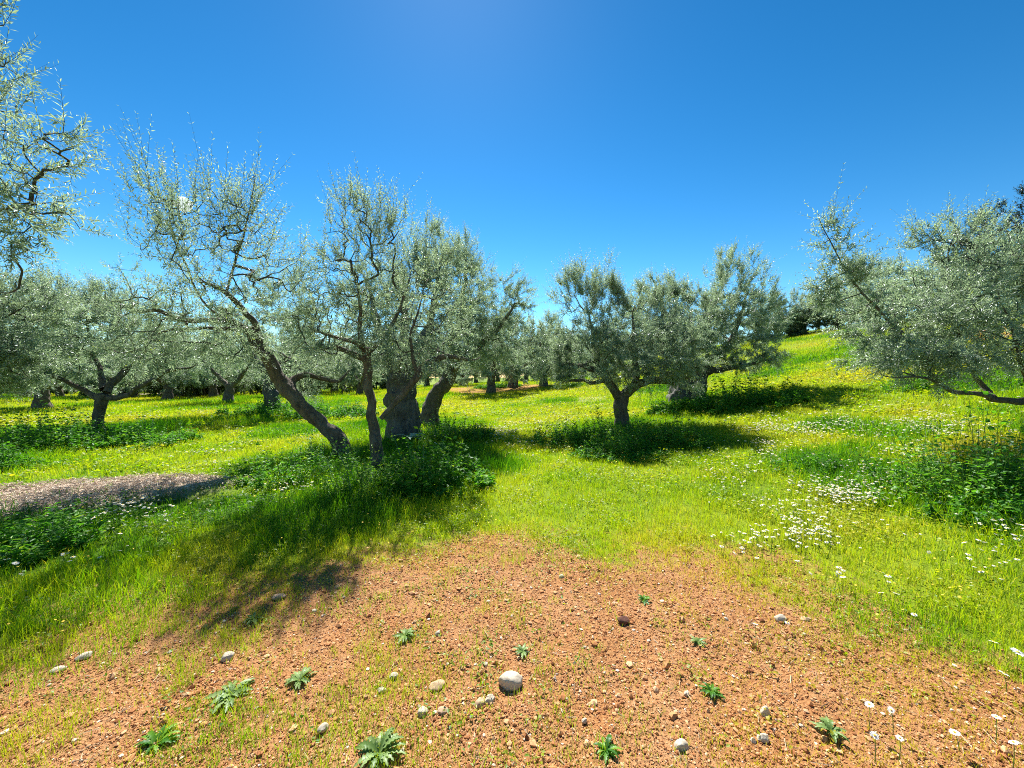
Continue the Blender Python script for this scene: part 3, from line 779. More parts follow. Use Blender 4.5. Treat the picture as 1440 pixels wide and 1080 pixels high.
def clods():
    r = np.random.default_rng(5)
    n0 = 330000
    u = r.random(n0); R = (.8 ** 1.2 + u * (5.0 ** 1.2 - .8 ** 1.2)) ** (1 / 1.2); A = r.uniform(-1.25, 1.25, n0)
    X, Y = R * np.sin(A), R * np.cos(A)
    k = r.random(n0) < sstep(.12, .7, soil_f(X, Y)) * (.6 + .55 * n2(X, Y, .35, 103)); X, Y = X[k], Y[k]; n = len(X)
    sz = np.exp(r.normal(-6.0, .58, n)); sz = np.clip(sz, .0018, .02)
    # octahedron-ish clods with a mid ring
    ico = np.array([[0, 0, 1], [.9, 0, .45], [.28, .85, .45], [-.72, .53, .45], [-.72, -.53, .45], [.28, -.85, .45],
                    [.72, .53, -.45], [-.28, .85, -.45], [-.9, 0, -.45], [-.28, -.85, -.45], [.72, -.53, -.45], [0, 0, -1]])
    T = np.array([[0, 1, 2], [0, 2, 3], [0, 3, 4], [0, 4, 5], [0, 5, 1], [1, 6, 2], [2, 7, 3], [3, 8, 4], [4, 9, 5], [5, 10, 1],
                  [2, 6, 7], [3, 7, 8], [4, 8, 9], [5, 9, 10], [1, 10, 6]])
    V = ico[None] * (1 + r.normal(size=(n, 12, 1)) * .22) * r.uniform(.65, 1.3, (n, 1, 3)) * np.array([1, 1, .75]) * sz[:, None, None]
    a = r.uniform(0, 6.28, n); ca, sa = np.cos(a)[:, None], np.sin(a)[:, None]
    Vx = V[..., 0] * ca - V[..., 1] * sa; Vy = V[..., 0] * sa + V[..., 1] * ca
    V = np.stack([Vx + X[:, None], Vy + Y[:, None], V[..., 2] + (gsurf(X, Y) + sz * .15 + .001)[:, None]], -1).reshape(-1, 3)
    F_ = (np.arange(n)[:, None, None] * 12 + T[None]).reshape(-1, 3)
    rnd = np.clip(r.beta(1.5, 1.5, n), 0, 1); rnd = np.where(r.random(n) < .04, 1, np.minimum(rnd, .9))
    m = rndcolmat('clod', [(0, (0.201, 0.06841, 0.02751)), (.3, (0.4022, 0.1625, 0.05822)), (.6, (0.5483, 0.2652, 0.1092)), (.9, (0.6397, 0.4104, 0.2263)), (1, (0.7493, 0.6328, 0.5014))])
    o = mesh_np('soil_clods', V, [F_], m, None, False, {'rnd': np.repeat(rnd, 12)})
    tag(o, 'loose reddish orange soil crumbs and gravel on the bare patch', 'gravel', kind='stuff')
    # straw and dead stems lying on the bare soil
    n0 = 2600; X = r.uniform(-3.2, 3.0, n0); Y = r.uniform(.9, 4.2, n0); k = r.random(n0) < soil_f(X, Y) * sstep(.4, .65, n2(X, Y, .5, 131)); X, Y = X[k], Y[k]; n = len(X)
    a = r.uniform(0, 6.28, n); D = np.stack([np.cos(a), np.sin(a), r.normal(0, .08, n)], 1); L = r.uniform(.015, .07, n); S = unit(np.cross(D, [0, 0, 1.])) * (r.uniform(.0008, .002, n))[:, None]
    P = np.stack([X, Y, gsurf(X, Y) + r.uniform(.003, .009, n)], 1); E = P + D * L[:, None]; up = np.array([0, 0, .0015])
    V = np.stack([P - S, P + S, E + S, E - S, P + up, E + up], 1).reshape(-1, 3); i = np.arange(n)[:, None] * 6
    m = rndcolmat('straw', [(0, (.20, .13, .07)), (.5, (.48, .36, .2)), (.9, (.66, .55, .36)), (1, (.7, .62, .45))])
    o = mesh_np('dry_straw', V, [np.concatenate([i + [[1, 0, 3, 2]], i + [[0, 4, 5, 3]], i + [[4, 1, 2, 5]]])], m, None, False, {'rnd': np.repeat(r.random(n), 6)})
    tag(o, 'bits of dry straw and dead stems strewn over the bare soil', 'straw', kind='stuff')
    # dry chips
    n0 = 26000
    X = r.uniform(C0[0] - 2.4, C0[0] + 2.6, n0); Y = r.uniform(C0[1] - 1.2, C0[1] + 1.4, n0)
    k = r.random(n0) < chip_f(X, Y); X, Y = X[k], Y[k]; n = len(X)
    a = r.uniform(0, 6.28, n); el = r.normal(0, .3, n)
    D = np.stack([np.cos(a) * np.cos(el), np.sin(a) * np.cos(el), np.sin(el)], 1); N = unit(np.array([0, 0, 1.]) + r.normal(size=(n, 3)) * .5)
    L = r.uniform(.02, .075, n); S = unit(np.cross(D, N)) * (r.uniform(.003, .010, n) * .5)[:, None]; Nn = unit(np.cross(S, D)) * .002
    P = np.stack([X, Y, gz(X, Y) + .10 * chip_f(X, Y) + .01 + .07 * r.random(n) * n2(X, Y, .3, 83)], 1); Q_ = P + D * L[:, None]
    V = np.stack([P - S, P + S, Q_ + S, Q_ - S, P + Nn * 2, Q_ + Nn * 2], 1).reshape(-1, 3); i = np.arange(n)[:, None] * 6
    Fq = np.concatenate([i + [[1, 0, 3, 2]], i + [[0, 4, 5, 3]], i + [[4, 1, 2, 5]]])
    m = rndcolmat('chip', [(0, (.24, .16, .11)), (.5, (.58, .45, .34)), (.9, (.80, .68, .54)), (1, (.85, .76, .64))])
    o = mesh_np('dry_prunings', V, [Fq], m, None, False, {'rnd': np.repeat(r.random(n), 6)})
    tag(o, 'flat greyish brown heap of dry shredded prunings on the left', 'prunings', kind='stuff')
clods()

# ------------------------------------------------------------------ stones
STONE = None
def stonemat(name, c0, c1, dirt):
    m, nt, out = newmat(name); tc = nd(nt, 'ShaderNodeTexCoord').outputs['Object']
    n1 = noise(nt, 14, 6, .65, tc); n2_ = noise(nt, 60, 4, .6, tc)
    c = ramp(nt, n1, [(.35, c0), (.65, c1)]); c = mix(nt, ramp(nt, n2_, [(.52, (0, 0, 0)), (.72, (.7, .7, .7))]), c, dirt)
    p = nd(nt, 'ShaderNodeBsdfPrincipled'); p.inputs['Roughness'].default_value = .85; nt.links.new(c, p.inputs['Base Color'])
    b = nd(nt, 'ShaderNodeBump'); b.inputs['Strength'].default_value = .6; b.inputs['Distance'].default_value = .01
    nt.links.new(n2_, b.inputs['Height']); nt.links.new(b.outputs[0], p.inputs['Normal']); nt.links.new(p.outputs[0], out.inputs['Surface'])
    return m
ST_W = stonemat('pale_limestone', (.56, .45, .31), (.80, .72, .58), (.50, .29, .14))
ST_T = stonemat('tan_stone', (.52, .32, .17), (.70, .5, .33), (.42, .2, .09))
ST_D = stonemat('dark_clod', (.09, .03, .018), (.16, .055, .03), (.07, .02, .015))

import bmesh
def stone(px, py, wpx, hpx, label, mat, seed, rot=0, group='pale stones on the bare soil'):
    g = onground(px, py + hpx * .35)
    s = np.linalg.norm(g - [0, 0, CAMZ]) / F
    bm = bmesh.new(); bmesh.ops.create_icosphere(bm, subdivisions=4, radius=1)
    V = np.array([v.co[:] for v in bm.verts])
    r = np.random.default_rng(seed)
    for _ in range(14):      # knock flat faces off
        d = unit(r.normal(size=3)); k = r.uniform(.66, .92); q = V @ d; V = V - np.outer(np.maximum(0, q - k), d) * .9
    V = V * (1 + .10 * (vnoise(V * 1.8 + 5, seed)[:, None] - .5) + .09 * (vnoise(V * 4.5 + 5, seed)[:, None] - .5) + .05 * (vnoise(V * 14, seed + 1)[:, None] - .5))
    for v, c in zip(bm.verts, V): v.co = c
    a, c = wpx * s * .42, hpx * s * .42
    me = bpy.data.meshes.new('stone'); bm.to_mesh(me); bm.free()
    me.materials.append(mat); me.polygons.foreach_set('use_smooth', np.ones(len(me.polygons), bool))
    o = bpy.data.objects.new('stone', me); COL.objects.link(o)
    o.scale = (a, a * .75, c); o.rotation_euler = (r.uniform(-.1, .1), r.uniform(-.1, .1), rot)
    o.location = (g[0], g[1], g[2] + c * .25)
    return tag(o, label, 'stone', group)
stone(717, 953, 34, 23, 'largest cream coloured stone lying on the bare orange soil', ST_W, 1, .1)
stone(689, 982, 16, 12, 'white faceted stone just below the largest cream stone', ST_W, 2, .5)
stone(675, 987, 17, 14, 'tan stone touching the white faceted one below the largest stone', ST_T, 3, 1)
stone(594, 1000, 15, 12, 'white stone left of the tan and white pair', ST_W, 4, .4)
stone(622, 999, 16, 9, 'flat tan stone between the white stone and the tan one', ST_T, 5, .2)
stone(615, 962, 22, 10, 'flat buff stone sunk in soil left of the largest stone', ST_T, 6, .1)
stone(553, 950, 13, 9, 'small white stone above the pinkish one in the middle left soil', ST_W, 7, .3)
stone(537, 970, 12, 9, 'small pale stone with dark shadow, left of the buff flat stone', ST_W, 8, 0)
stone(454, 1023, 13, 11, 'white stone at lower left between bottom weeds', ST_W, 9, .9)
stone(958, 1048, 18, 16, 'rounded white stone near the bottom right of the soil', ST_W, 10, .4)
stone(1073, 1036, 14, 11, 'small white stone at the bottom right of the bare soil', ST_W, 11, .2)
stone(1098, 869, 16, 13, 'white stone at the edge of the grass on the right', ST_W, 12, .2)
stone(1134, 870, 14, 8, 'flat grey stone just right of the white stone by the grass edge', ST_T, 13, .2)
stone(877, 870, 17, 9, 'dark reddish brown clod lying on the bare soil', ST_D, 14, .1, 'clods on the bare soil')
stone(1076, 998, 13, 14, 'pale pointed stone in the right part of the soil', ST_W, 15, .7)
stone(965, 1040 - 65, 9, 8, 'small cream stone right of the middle of the bare soil', ST_W, 16, .7)
stone(790, 790 + 20, 10, 8, 'small pale stone at the top of the bare soil', ST_W, 17, .3)
stone(617, 890, 12, 11, 'small upright white stone right of the grey green weed', ST_W, 18, .8)
stone(320, 922, 16, 11, 'white stone in the left dappled shade', ST_W, 19, .3)
stone(392, 838, 18, 8, 'flat stone at the shaded grass edge on the left', ST_T, 20, .3)
stone(118, 922, 14, 6, 'flat pale stone at the lower left beneath the tree shadow', ST_W, 21, .2)
stone(82, 941, 12, 5, 'second flat pale stone at the lower left, nearer the frame edge', ST_W, 22, .5)
stone(822, 1013, 8, 7, 'tiny white pebble at the bottom right of the largest stone', ST_W, 23, .5)

# ------------------------------------------------------------------ rosette weeds
def rosette(px, py, wpx, label, seed, mat=THISTLE_LEAF, name='rosette_weed', nl=26, hgt=.35, group='grey green rosettes on the bare soil'):
    g = onground(px, py); s = np.linalg.norm(g - [0, 0, CAMZ]) / F; Rr = wpx * s * .27
    r = np.random.default_rng(seed)
    root = empty(name, g)
    tag(root, label, 'weed', group)
    K = 7
    for li in range(nl):
        a = li * 2.4 + r.uniform(-.3, .3); L = Rr * r.uniform(.4, 1.25); el = r.uniform(.12, hgt * 2.2) if li > nl * .35 else r.uniform(.5, 1.1)
        t = np.linspace(0, 1, K * 2 - 1); d = np.array([math.cos(a), math.sin(a), 0]); sd = np.array([-d[1], d[0], 0])
        c = d * (L * t * math.cos(el * .7))[:, None] + np.array([0, 0, 1]) * (L * (math.sin(el) * t - .55 * math.sin(el) * t ** 2 * 1.2 - .08 * t ** 3) + .005)[:, None]
        w = L * .105 * np.sin(np.pi * np.clip(t * .92 + .06, 0, 1)) ** .8 * np.where(np.arange(len(t)) % 2, 1.3, .55) + .001
        tw = r.uniform(-.4, .4)
        sv = sd * math.cos(tw) + np.array([0, 0, 1]) * math.sin(tw)
        V = np.stack([c - sv * w[:, None] + [0, 0, L * .03], c, c + sv * w[:, None] + [0, 0, L * .03]], 1).reshape(-1, 3)
        i = np.arange(len(t) - 1)[:, None] * 3; j = np.arange(2)[None]
        Q = np.stack([i + j, i + j + 1, i + j + 4, i + j + 3], -1).reshape(-1, 4)
        mesh_np('leaf', V, [Q], mat, root, True, {'rnd': np.full(len(V), r.random())})
    return root
rosette(735, 918, 42, 'pale rosette weed just above the largest cream stone', 51)
rosette(982, 905, 38, 'blue green rosette weed right of the middle of the soil', 52)
rosette(421, 960, 56, 'tall leafed rosette weed on the left of the bare soil', 53, hgt=.6)
rosette(570, 896, 52, 'wide pale rosette weed above the small upright white stone', 54)
rosette(533, 1062, 92, 'biggest rosette weed at the bottom edge of the picture', 55, hgt=.55, nl=34)
rosette(325, 980, 72, 'low rosette weed at lower left in dappled light', 56)
rosette(1168, 1032, 54, 'rosette weed with upright leaves at the bottom right', 57, hgt=.6)
rosette(852, 1058, 60, 'yellow green rosette weed at the bottom middle', 58, mat=WEED_LEAF, hgt=.5)
rosette(356, 873, 40, 'small rosette weed in tree shade on the left soil', 59)
rosette(906, 845, 34, 'small rosette weed at the far edge of the bare soil', 60, mat=WEED_LEAF)
rosette(1000, 975, 46, 'sparse green rosette weed below the blue green one', 62, mat=WEED_LEAF, hgt=.5)
rosette(220, 1050, 60, 'bright green rosette weed in the bottom left corner', 61, mat=WEED_LEAF, hgt=.5)

# ------------------------------------------------------------------ weed clumps under the trees
def clump(px, py, wpx, h, label, seed, n=None, leaf=(.06, .034), depth=None, mat=WEED_LEAF, light=0.0, name='weed_clump'):
    g = onground(px, py); s = g[1] / F; rx = wpx * s * .5; ry = depth or max(rx * .75, .4)
    r = np.random.default_rng(seed)
    n = n or int(190 * (rx * ry) ** .7 + 60)
    u = unit(r.normal(size=(n, 2))) * (r.random((n, 1)) ** .62) * 1.18
    B = np.column_stack([u[:, 0] * rx, u[:, 1] * ry]); wx, wy = B[:, 0] + g[0], B[:, 1] + g[1]
    z = gz(wx, wy) - g[2]
    lump = .15 + 1.55 * sstep(.2, .8, n2(wx, wy, .38, seed, 3))
    H = h * lump * np.maximum(.15, 1 - .62 * (u ** 2).sum(1)) * r.uniform(.55, 1.15, n)
    K = 9
    t = np.linspace(0, 1, K)[None, :, None]
    ln = np.column_stack([u * .28 + r.normal(size=(n, 2)) * .22, np.ones(n)])
    S = np.column_stack([B, z])
    C = S[:, None] + ln[:, None] * H[:, None, None] * t + r.normal(size=(n, K, 3)) * .01
    off = np.array([[1, 0, 0], [-.5, .8, 0], [-.5, -.8, 0]]) * .003
    q3 = C[:, [0, K // 2, K - 1]]
    V = (q3[:, :, None] + off[None, None] * np.array([1.2, 1, .5])[None, :, None, None]).reshape(-1, 3)
    b = np.arange(n)[:, None, None, None] * 9 + np.arange(2)[None, :, None, None] * 3; j = np.arange(3)[None, None, :, None]; k = (j + 1) % 3
    Q = np.concatenate([b + j, b + k, b + 3 + k, b + 3 + j], -1).reshape(-1, 4)
    Vst, Qst = V, Q
    per = 4
    P = np.repeat(C[:, 1:].reshape(-1, 3), per, 0); m = len(P)
    a = r.uniform(0, 6.28, m); D = unit(np.stack([np.cos(a), np.sin(a), r.uniform(-.35, .8, m)], 1))
    N = unit(np.array([0, 0, 1.]) + r.normal(size=(m, 3)) * .45)
    lv = np.tile(np.repeat(np.linspace(.55, 1, K - 1)[::-1] * .55 + .5, per), n)
    L = leaf[0] * r.uniform(.5, 1.25, m) * lv; W = L * leaf[1] / leaf[0] * r.uniform(.75, 1.2, m)
    st = np.repeat(r.random(n), (K - 1) * per)
    rnd = np.clip(.5 * st + .5 * r.random(m) + light - .05, 0, 1)
    Vl = leaf_verts(P + D * .01, D, N, L, W, .18)
    o = mesh_np(name, np.vstack([Vl, Vst]), [np.arange(len(Vl)).reshape(-1, 4), Qst + len(Vl)], [mat, STEM], None, False,
                {'rnd': np.concatenate([np.repeat(rnd, 4), np.full(len(Vst), .5)])}, np.concatenate([np.zeros(m), np.ones(len(Qst))]))
    o.location = [float(c) for c in g]
    return tag(o, label, 'weeds', 'dark green weeds round the olive trunks')
clump(435, 668, 175, .58, 'thick dark weeds at the foot of the leaning olive trunk', 71, light=.15)
clump(600, 680, 170, .48, 'thick broad leaved weeds right of the tall olive trunk', 72, leaf=(.085, .055), light=.2)
clump(520, 695, 130, .5, 'bright feathery weeds in front of the tall olive trunk', 73, light=.4, leaf=(.045, .022))
clump(640, 620, 110, .5, 'mid green weeds behind the tall olive on its right', 74)
clump(820, 622, 140, .55, 'dense nettle like weeds left of the forked olive trunk', 75)
clump(925, 625, 120, .5, 'dense nettle like weeds right of the forked olive trunk', 76)
clump(875, 640, 120, .38, 'lower brighter weeds in front of the forked olive trunk', 77, light=.15)
clump(1050, 572, 130, .8, 'large dark weed bank right of the stout grey trunk', 78, leaf=(.08, .05))
clump(955, 580, 80, .55, 'small weed bank at the foot of the stout grey trunk', 79, leaf=(.08, .05), light=.1)
clump(85, 628, 170, .65, 'long dark weed bank at the foot of the wide left olive', 80, leaf=(.075, .05))
clump(210, 625, 110, .5, 'lighter weeds right of the wide left olive trunk', 81, light=.12, leaf=(.07, .045))
clump(-5, 690 - 30, 80, .6, 'dark weeds cut by the left edge of the picture', 82)
clump(1385, 705, 200, .85, 'dark sprawling weed bush beneath the right edge olive', 83, depth=.9)
clump(1330, 700, 90, .45, 'lighter straggling weeds on the left of the right hand bush', 84, light=.2, leaf=(.045, .022))
clump(700, 545, 60, .45, 'small blue green weed patch on the far earth under small olives', 85, leaf=(.1, .06))
clump(470, 585, 110, .5, 'weeds behind the leaning trunk in the middle distance', 86, leaf=(.09, .055))
clump(380, 583, 120, .55, 'weeds round the grey trunk behind the leaning olive', 87, leaf=(.09, .055))
clump(1160, 655, 130, .22, 'low dark green grassy patch beside the white daisies', 88, leaf=(.06, .016))
clump(30, 775, 130, .3, 'tall dark green weeds with white flowers at the left edge', 89, leaf=(.075, .028), light=.05)
clump(1300, 545, 90, .5, 'green weeds seen through the low limb of the right olive', 90, light=.2)
rosette(577, 640, 74, 'large pale silvery leaved thistle beside the tall olive trunk', 65, mat=PALE_LEAF, name='thistle', nl=12, hgt=.9, group='thistles by the tall olive').location.z += .33

# ------------------------------------------------------------------ daisies
def whitemat():
    m, nt, out = newmat('petal'); d = nd(nt, 'ShaderNodeBsdfDiffuse'); d.inputs['Color'].default_value = (.82, .82, .8, 1)
    t = nd(nt, 'ShaderNodeBsdfTranslucent'); t.inputs['Color'].default_value = (.8, .8, .75, 1)
    tc = nd(nt, 'ShaderNodeTexCoord').outputs['Object']
    nt.links.new(ramp(nt, noise(nt, 30, 2, .5, tc), [(.3, (.74, .74, .70)), (.7, (.86, .86, .85))]), d.inputs['Color'])
    ms = nd(nt, 'ShaderNodeMixShader'); ms.inputs[0].default_value = .3
    nt.links.new(d.outputs[0], ms.inputs[1]); nt.links.new(t.outputs[0], ms.inputs[2]); nt.links.new(ms.outputs[0], out.inputs['Surface'])
    return m
def plain(name, col, col2):
    m, nt, out = newmat(name); p = nd(nt, 'ShaderNodeBsdfPrincipled'); p.inputs['Roughness'].default_value = .7
    tc = nd(nt, 'ShaderNodeTexCoord').outputs['Object']
    nt.links.new(ramp(nt, noise(nt, 40, 2, .5, tc), [(.3, col), (.7, col2)]), p.inputs['Base Color']); nt.links.new(p.outputs[0], out.inputs['Surface'])
    return m
PETAL = whitemat(); YEL = plain('flower_yellow', (.75, .48, .02), (.85, .62, .04)); STEMG = plain('flower_stem', (.10, .2, .03), (.16, .26, .04))

def flower_arrays(P, N, R, r):
    """10-petal heads: ring of 20 verts + centre fan"""
    n = len(P); k = 20
    th = np.linspace(0, 2 * math.pi, k, endpoint=False)
    A = unit(np.cross(N, unit(r.normal(size=(n, 3))))); B = np.cross(N, A)
    rad = np.where(np.arange(k) % 2, 1.0, .62)
    V = P[:, None] + (np.cos(th)[None, :, None] * A[:, None] + np.sin(th)[None, :, None] * B[:, None]) * (R[:, None] * rad[None])[..., None] - N[:, None] * (R[:, None] * .12 * rad[None])[..., None]
    return np.concatenate([P[:, None], V], 1), np.stack([np.zeros(k, int), 1 + np.arange(k), 1 + (np.arange(k) + 1) % k], 1)

def daisies():
    r = np.random.default_rng(17)
    X, Y, S = [], [], []
    def patch(px0, py0, px1, py1, n, scale=1.0, thr=.5):
        n = int(n * 3.4)
        px = r.normal((px0 + px1) / 2, (px1 - px0) / 2.7, n * 2); py = r.normal((py0 + py1) / 2, (py1 - py0) / 2.7, n * 2)
        pts = np.array([onground(a, b) for a, b in zip(px, py)])
        pts = pts[n2(pts[:, 0], pts[:, 1], .45, 141, 2) > r.uniform(.3, .75, len(pts))][:n]
        for q in pts:
            X.append(q[0]); Y.append(q[1]); S.append(scale)
    patch(1085, 675, 1245, 725, 170); patch(1025, 735, 1150, 775, 60); patch(1130, 650, 1190, 675, 25)
    patch(1060, 590, 1190, 615, 110, .9); patch(1190, 585, 1360, 630, 190, .9); patch(1060, 600, 1100, 640, 60, .8)
    patch(1200, 640, 1330, 720, 60); patch(1190, 760, 1440, 900, 22); patch(1000, 640, 1100, 720, 50)
    patch(90, 700, 230, 735, 60); patch(0, 720, 130, 800, 28, 1.15); patch(270, 640, 345, 660, 70, .9); patch(395, 680, 450, 700, 16)
    patch(640, 580, 760, 640, 90, .8); patch(690, 600, 730, 625, 60, .8); patch(1280, 600, 1440, 660, 60, .9); patch(0, 580, 140, 610, 70, .9)
    patch(740, 590, 800, 615, 40, .8); patch(1380, 700, 1440, 800, 14); patch(150, 560, 330, 585, 80, 1.0)
    X, Y, S = np.array(X), np.array(Y), np.array(S); n = len(X)
    h = r.uniform(.06, .15, n); Z = gz(X, Y)
    N = unit(np.array([0, 0, 1.]) + r.normal(size=(n, 3)) * .28)
    P = np.stack([X + r.normal(size=n) * .02, Y + r.normal(size=n) * .02, Z + h], 1); R = r.uniform(.009, .021, n) * S * np.clip(Y / 5, 1, 2.0)
    V, T = flower_arrays(P, N, R, r)
    nv = V.shape[1]
    F1 = (np.arange(n)[:, None, None] * nv + T[None]).reshape(-1, 3); V1 = V.reshape(-1, 3)
    th = np.linspace(0, 2 * math.pi, 6, endpoint=False); A = unit(np.cross(N, [0.3, .9, .1])); B = np.cross(N, A)
    V2 = (P[:, None] + N[:, None] * .0035 + (np.cos(th)[None, :, None] * A[:, None] + np.sin(th)[None, :, None] * B[:, None]) * (R * .36)[:, None, None])
    F2 = np.arange(n * 6).reshape(-1, 6) + len(V1); V2 = V2.reshape(-1, 3)
    b = np.stack([X, Y, Z], 1); off = np.array([.0018, 0, 0])
    V3 = np.stack([b - off, b + off, P - N * .004 + off * .7, P - N * .004 - off * .7], 1).reshape(-1, 3); F3 = np.arange(len(V3)).reshape(-1, 4) + len(V1) + len(V2)
    mi = np.concatenate([np.zeros(len(F1)), np.ones(len(F2)), np.full(len(F3), 2)])
    o = mesh_np('daisy_patches', np.vstack([V1, V2, V3]), [F1, F2, F3], [PETAL, YEL, STEMG], None, False, None, mi)
    tag(o, 'small white daisies scattered in drifts across the meadow', 'wildflowers', kind='stuff')
    # tiny yellow flowers
    n = 4800; u = r.random(n); Rr = 2.2 + u ** 1.3 * 20; A_ = r.uniform(-1.15, 1.15, n); X, Y = Rr * np.sin(A_), Rr * np.cos(A_)
    k = (r.random(n) < sstep(.4, .65, n2(X, Y, 1.4, 121, 2)) * (1 - sstep(.3, .8, soil_f(X, Y))) * (1 - chip_f(X, Y))); X, Y, Rr = X[k], Y[k], Rr[k]; n = len(X)
    N = unit(np.array([0, 0, 1.]) + r.normal(size=(n, 3)) * .4); P = np.stack([X, Y, gz(X, Y) + r.uniform(.07, .2, n)], 1)
    V, T = flower_arrays(P, N, r.uniform(.005, .009, n) * np.clip(Rr / 4.5, 1, 1.7), r); nv = V.shape[1]
    F1 = (np.arange(n)[:, None, None] * nv + T[None]).reshape(-1, 3); V1 = V.reshape(-1, 3)
    b = np.stack([X, Y, gz(X, Y)], 1); V3 = np.stack([b - off * .7, b + off * .7, P], 1).reshape(-1, 3); F3 = np.arange(len(V3)).reshape(-1, 3) + len(V1)
    o = mesh_np('yellow_wildflowers', np.vstack([V1, V3]), [F1, F3], [YEL, STEMG], None, False, None, np.concatenate([np.zeros(len(F1)), np.ones(len(F3))]))
    tag(o, 'tiny yellow wildflowers dotted through the grass', 'wildflowers', kind='stuff')
daisies()

def big_daisy(px, py, wpx, label, seed):
    r = np.random.default_rng(seed); g = onground(px, py + 14)
    s = np.linalg.norm(g - [0, 0, CAMZ]) / F; R = wpx * s * .18; h = .08 + .04 * r.random()
    root = empty('daisy', g); tag(root, label, 'flower', 'large white daisies on the right')
    N = unit(np.array([r.normal() * .35, .15 + r.normal() * .3, 1.])); top = np.array([r.normal() * .01, 0, h])
    V, F_ = [], []
    A = unit(np.cross(N, [1, .2, 0])); B = np.cross(N, A)
    for k in range(14):
        a = k * 2 * math.pi / 14 + r.normal() * .05; d = math.cos(a) * A + math.sin(a) * B; sd = np.cross(N, d); L = R * r.uniform(.88, 1.08)
        b = len(V)
        V += [top + d * R * .2 - sd * R * .05, top + d * R * .2 + sd * R * .05, top + d * L * .75 + sd * R * .2 + N * R * .05, top + d * L * 1.0 - N * R * .06, top + d * L * .75 - sd * R * .2 + N * R * .05]
        F_.append([b, b + 1, b + 2, b + 3, b + 4])
    mesh_np('petals', V, [np.array(F_)], PETAL, root)
    bm = bmesh.new(); bmesh.ops.create_uvsphere(bm, u_segments=12, v_segments=6, radius=R * .27)
    me = bpy.data.meshes.new('flower_centre'); bm.to_mesh(me); bm.free(); me.materials.append(YEL)
    o = bpy.data.objects.new('flower_centre', me); COL.objects.link(o); o.parent = root; o.scale = (1, 1, .5); o.location = top + N * .001
    Vs, Q, T = tube(np.array([[0, 0, -.01], top * .5 + [.004, 0, 0], top - N * .002]), [.0016, .0014, .0012], 6)
    mesh_np('stem', Vs, [Q, T], STEMG, root, True)
for i, (px, py, w, lab) in enumerate([
    (1222, 1012, 20, 'white daisy leftmost of the row along the bottom right grass edge'),
    (1256, 1016, 15, 'small white daisy just right of the leftmost one at bottom right'),
    (1230, 1060, 18, 'white daisy lowest and left at the bottom right edge'),
    (1264, 1056, 16, 'white daisy right of the lowest left one near the bottom'),
    (1400, 1030, 16, 'white daisy in the soil edge at the lower right corner'),
    (1424, 1070, 18, 'white daisy in the bottom right corner'),
    (1350, 1045, 20, 'wide white daisy between the lowest pair and the corner'),
    (1397, 918, 16, 'white daisy in the right grass, upper left of the bright cluster'),
    (1430, 934, 22, 'broad bright daisy touching the right picture edge'),
    (1416, 960, 18, 'white daisy beneath the broad bright one at the right edge'),
    (1240, 842, 14, 'white daisy in the mid right grass, left of its pair'),
    (1258, 840, 14, 'white daisy in the mid right grass, right of its pair'),
    (10, 790, 12, 'white daisy in dark grass at the left edge'),
    (22, 796, 12, 'second white daisy in dark grass near the left edge')]):
    big_daisy(px, py, w, lab, 300 + i)

# ------------------------------------------------------------------ small cloud glimpsed through the leaning olive
def cloud():
    r = np.random.default_rng(3); c = at(258, 288, 420)
    bm = bmesh.new(); bmesh.ops.create_icosphere(bm, subdivisions=5, radius=1)
    V = np.array([v.co[:] for v in bm.verts]); U = V.copy()
    V = V * (1 + .7 * (vnoise(U * 1.6 + 40, 5) - .4) + .5 * np.abs(vnoise(U * 4 + 40, 6) - .5) + .22 * np.abs(vnoise(U * 9 + 40, 7) - .5))[:, None] * np.array([7.5, 5, 6.5])
    for v, q in zip(bm.verts, V): v.co = q
    me = bpy.data.meshes.new('cloud'); bm.to_mesh(me); bm.free(); me.polygons.foreach_set('use_smooth', np.ones(len(me.polygons), bool))
    m, nt, out = newmat('cloud_white')
    d = nd(nt, 'ShaderNodeBsdfDiffuse'); d.inputs['Color'].default_value = (.95, .97, 1, 1); t = nd(nt, 'ShaderNodeBsdfTranslucent'); t.inputs['Color'].default_value = (.95, .97, 1, 1)
    ms = nd(nt, 'ShaderNodeMixShader'); ms.inputs[0].default_value = .75
    nt.links.new(d.outputs[0], ms.inputs[1]); nt.links.new(t.outputs[0], ms.inputs[2]); nt.links.new(ms.outputs[0], out.inputs['Surface'])
    me.materials.append(m); o = bpy.data.objects.new('cloud', me); COL.objects.link(o); o.location = [float(x) for x in c]
    tag(o, 'small white puff of cloud behind the leaning olive crown', 'cloud', kind='structure')
cloud()

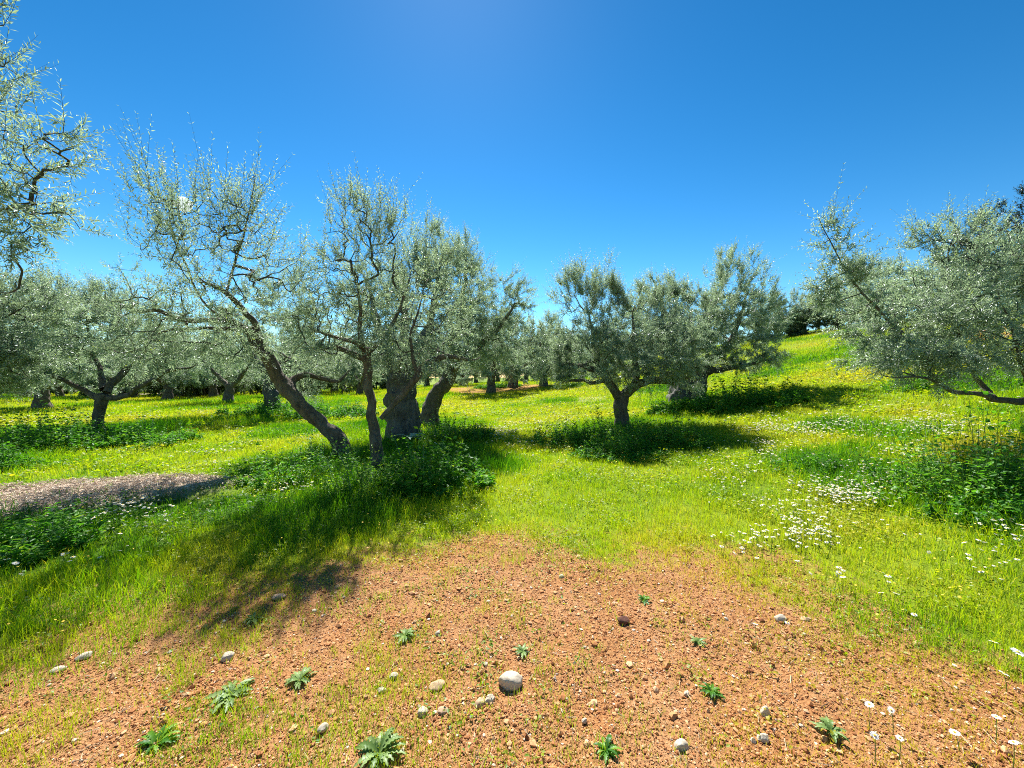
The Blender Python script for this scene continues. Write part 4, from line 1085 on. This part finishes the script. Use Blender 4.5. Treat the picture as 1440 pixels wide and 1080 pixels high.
# ------------------------------------------------------------------ light, sky, camera
SUN_EL, SUN_AZ = math.radians(51), math.radians(-9)      # azimuth from +Y towards +X
w = bpy.data.worlds.new('World'); SC.world = w; w.use_nodes = True
nt = w.node_tree; nt.nodes.clear()
sky = nt.nodes.new('ShaderNodeTexSky'); sky.sky_type = 'NISHITA'; sky.sun_disc = False
sky.sun_elevation = SUN_EL; sky.sun_rotation = SUN_AZ; sky.altitude = 200; sky.air_density = 1.0; sky.dust_density = .07; sky.ozone_density = 2.0
hs = nt.nodes.new('ShaderNodeHueSaturation'); hs.inputs['Saturation'].default_value = 1.16; hs.inputs['Hue'].default_value = .486
bg = nt.nodes.new('ShaderNodeBackground'); bg.inputs['Strength'].default_value = .170
wo = nt.nodes.new('ShaderNodeOutputWorld')
vm = nt.nodes.new('ShaderNodeVectorMath'); vm.operation = 'SCALE'; vm.inputs['Scale'].default_value = .30
gm = nt.nodes.new('ShaderNodeGamma'); gm.inputs['Gamma'].default_value = 1.55
nt.links.new(sky.outputs[0], vm.inputs[0]); nt.links.new(vm.outputs[0], gm.inputs[0]); nt.links.new(gm.outputs[0], hs.inputs['Color']); nt.links.new(hs.outputs[0], bg.inputs[0]); nt.links.new(bg.outputs[0], wo.inputs[0])

sl = bpy.data.lights.new('sun', 'SUN'); sl.energy = 5.0; sl.angle = math.radians(.5); sl.color = (1, .965, .90)
so = bpy.data.objects.new('sun', sl); COL.objects.link(so)
sd = Vector((math.sin(SUN_AZ) * math.cos(SUN_EL), math.cos(SUN_AZ) * math.cos(SUN_EL), math.sin(SUN_EL)))
so.rotation_euler = sd.to_track_quat('Z', 'Y').to_euler(); so.location = (0, 0, 30)

cam = bpy.data.cameras.new('camera'); cam.sensor_width = 36; cam.lens = F / 1440 * 36; cam.clip_start = .05; cam.clip_end = 2000
co = bpy.data.objects.new('camera', cam); COL.objects.link(co); co.location = (0, 0, CAMZ); co.rotation_euler = (math.pi / 2 - PITCH, 0, 0)
SC.camera = co
vs = SC.view_settings; vs.view_transform = 'Standard'; vs.look = 'None'; vs.exposure = 1.2; vs.gamma = 1; vs.use_curve_mapping = False
SC.render.film_transparent = False
cy = SC.cycles; cy.max_bounces = 10; cy.diffuse_bounces = 7; cy.glossy_bounces = 2; cy.transmission_bounces = 3; cy.transparent_max_bounces = 4
cy.use_denoising = False; cy.filter_width = 1.0; cy.caustics_reflective = False; cy.caustics_refractive = False
cy.sample_clamp_indirect = 6
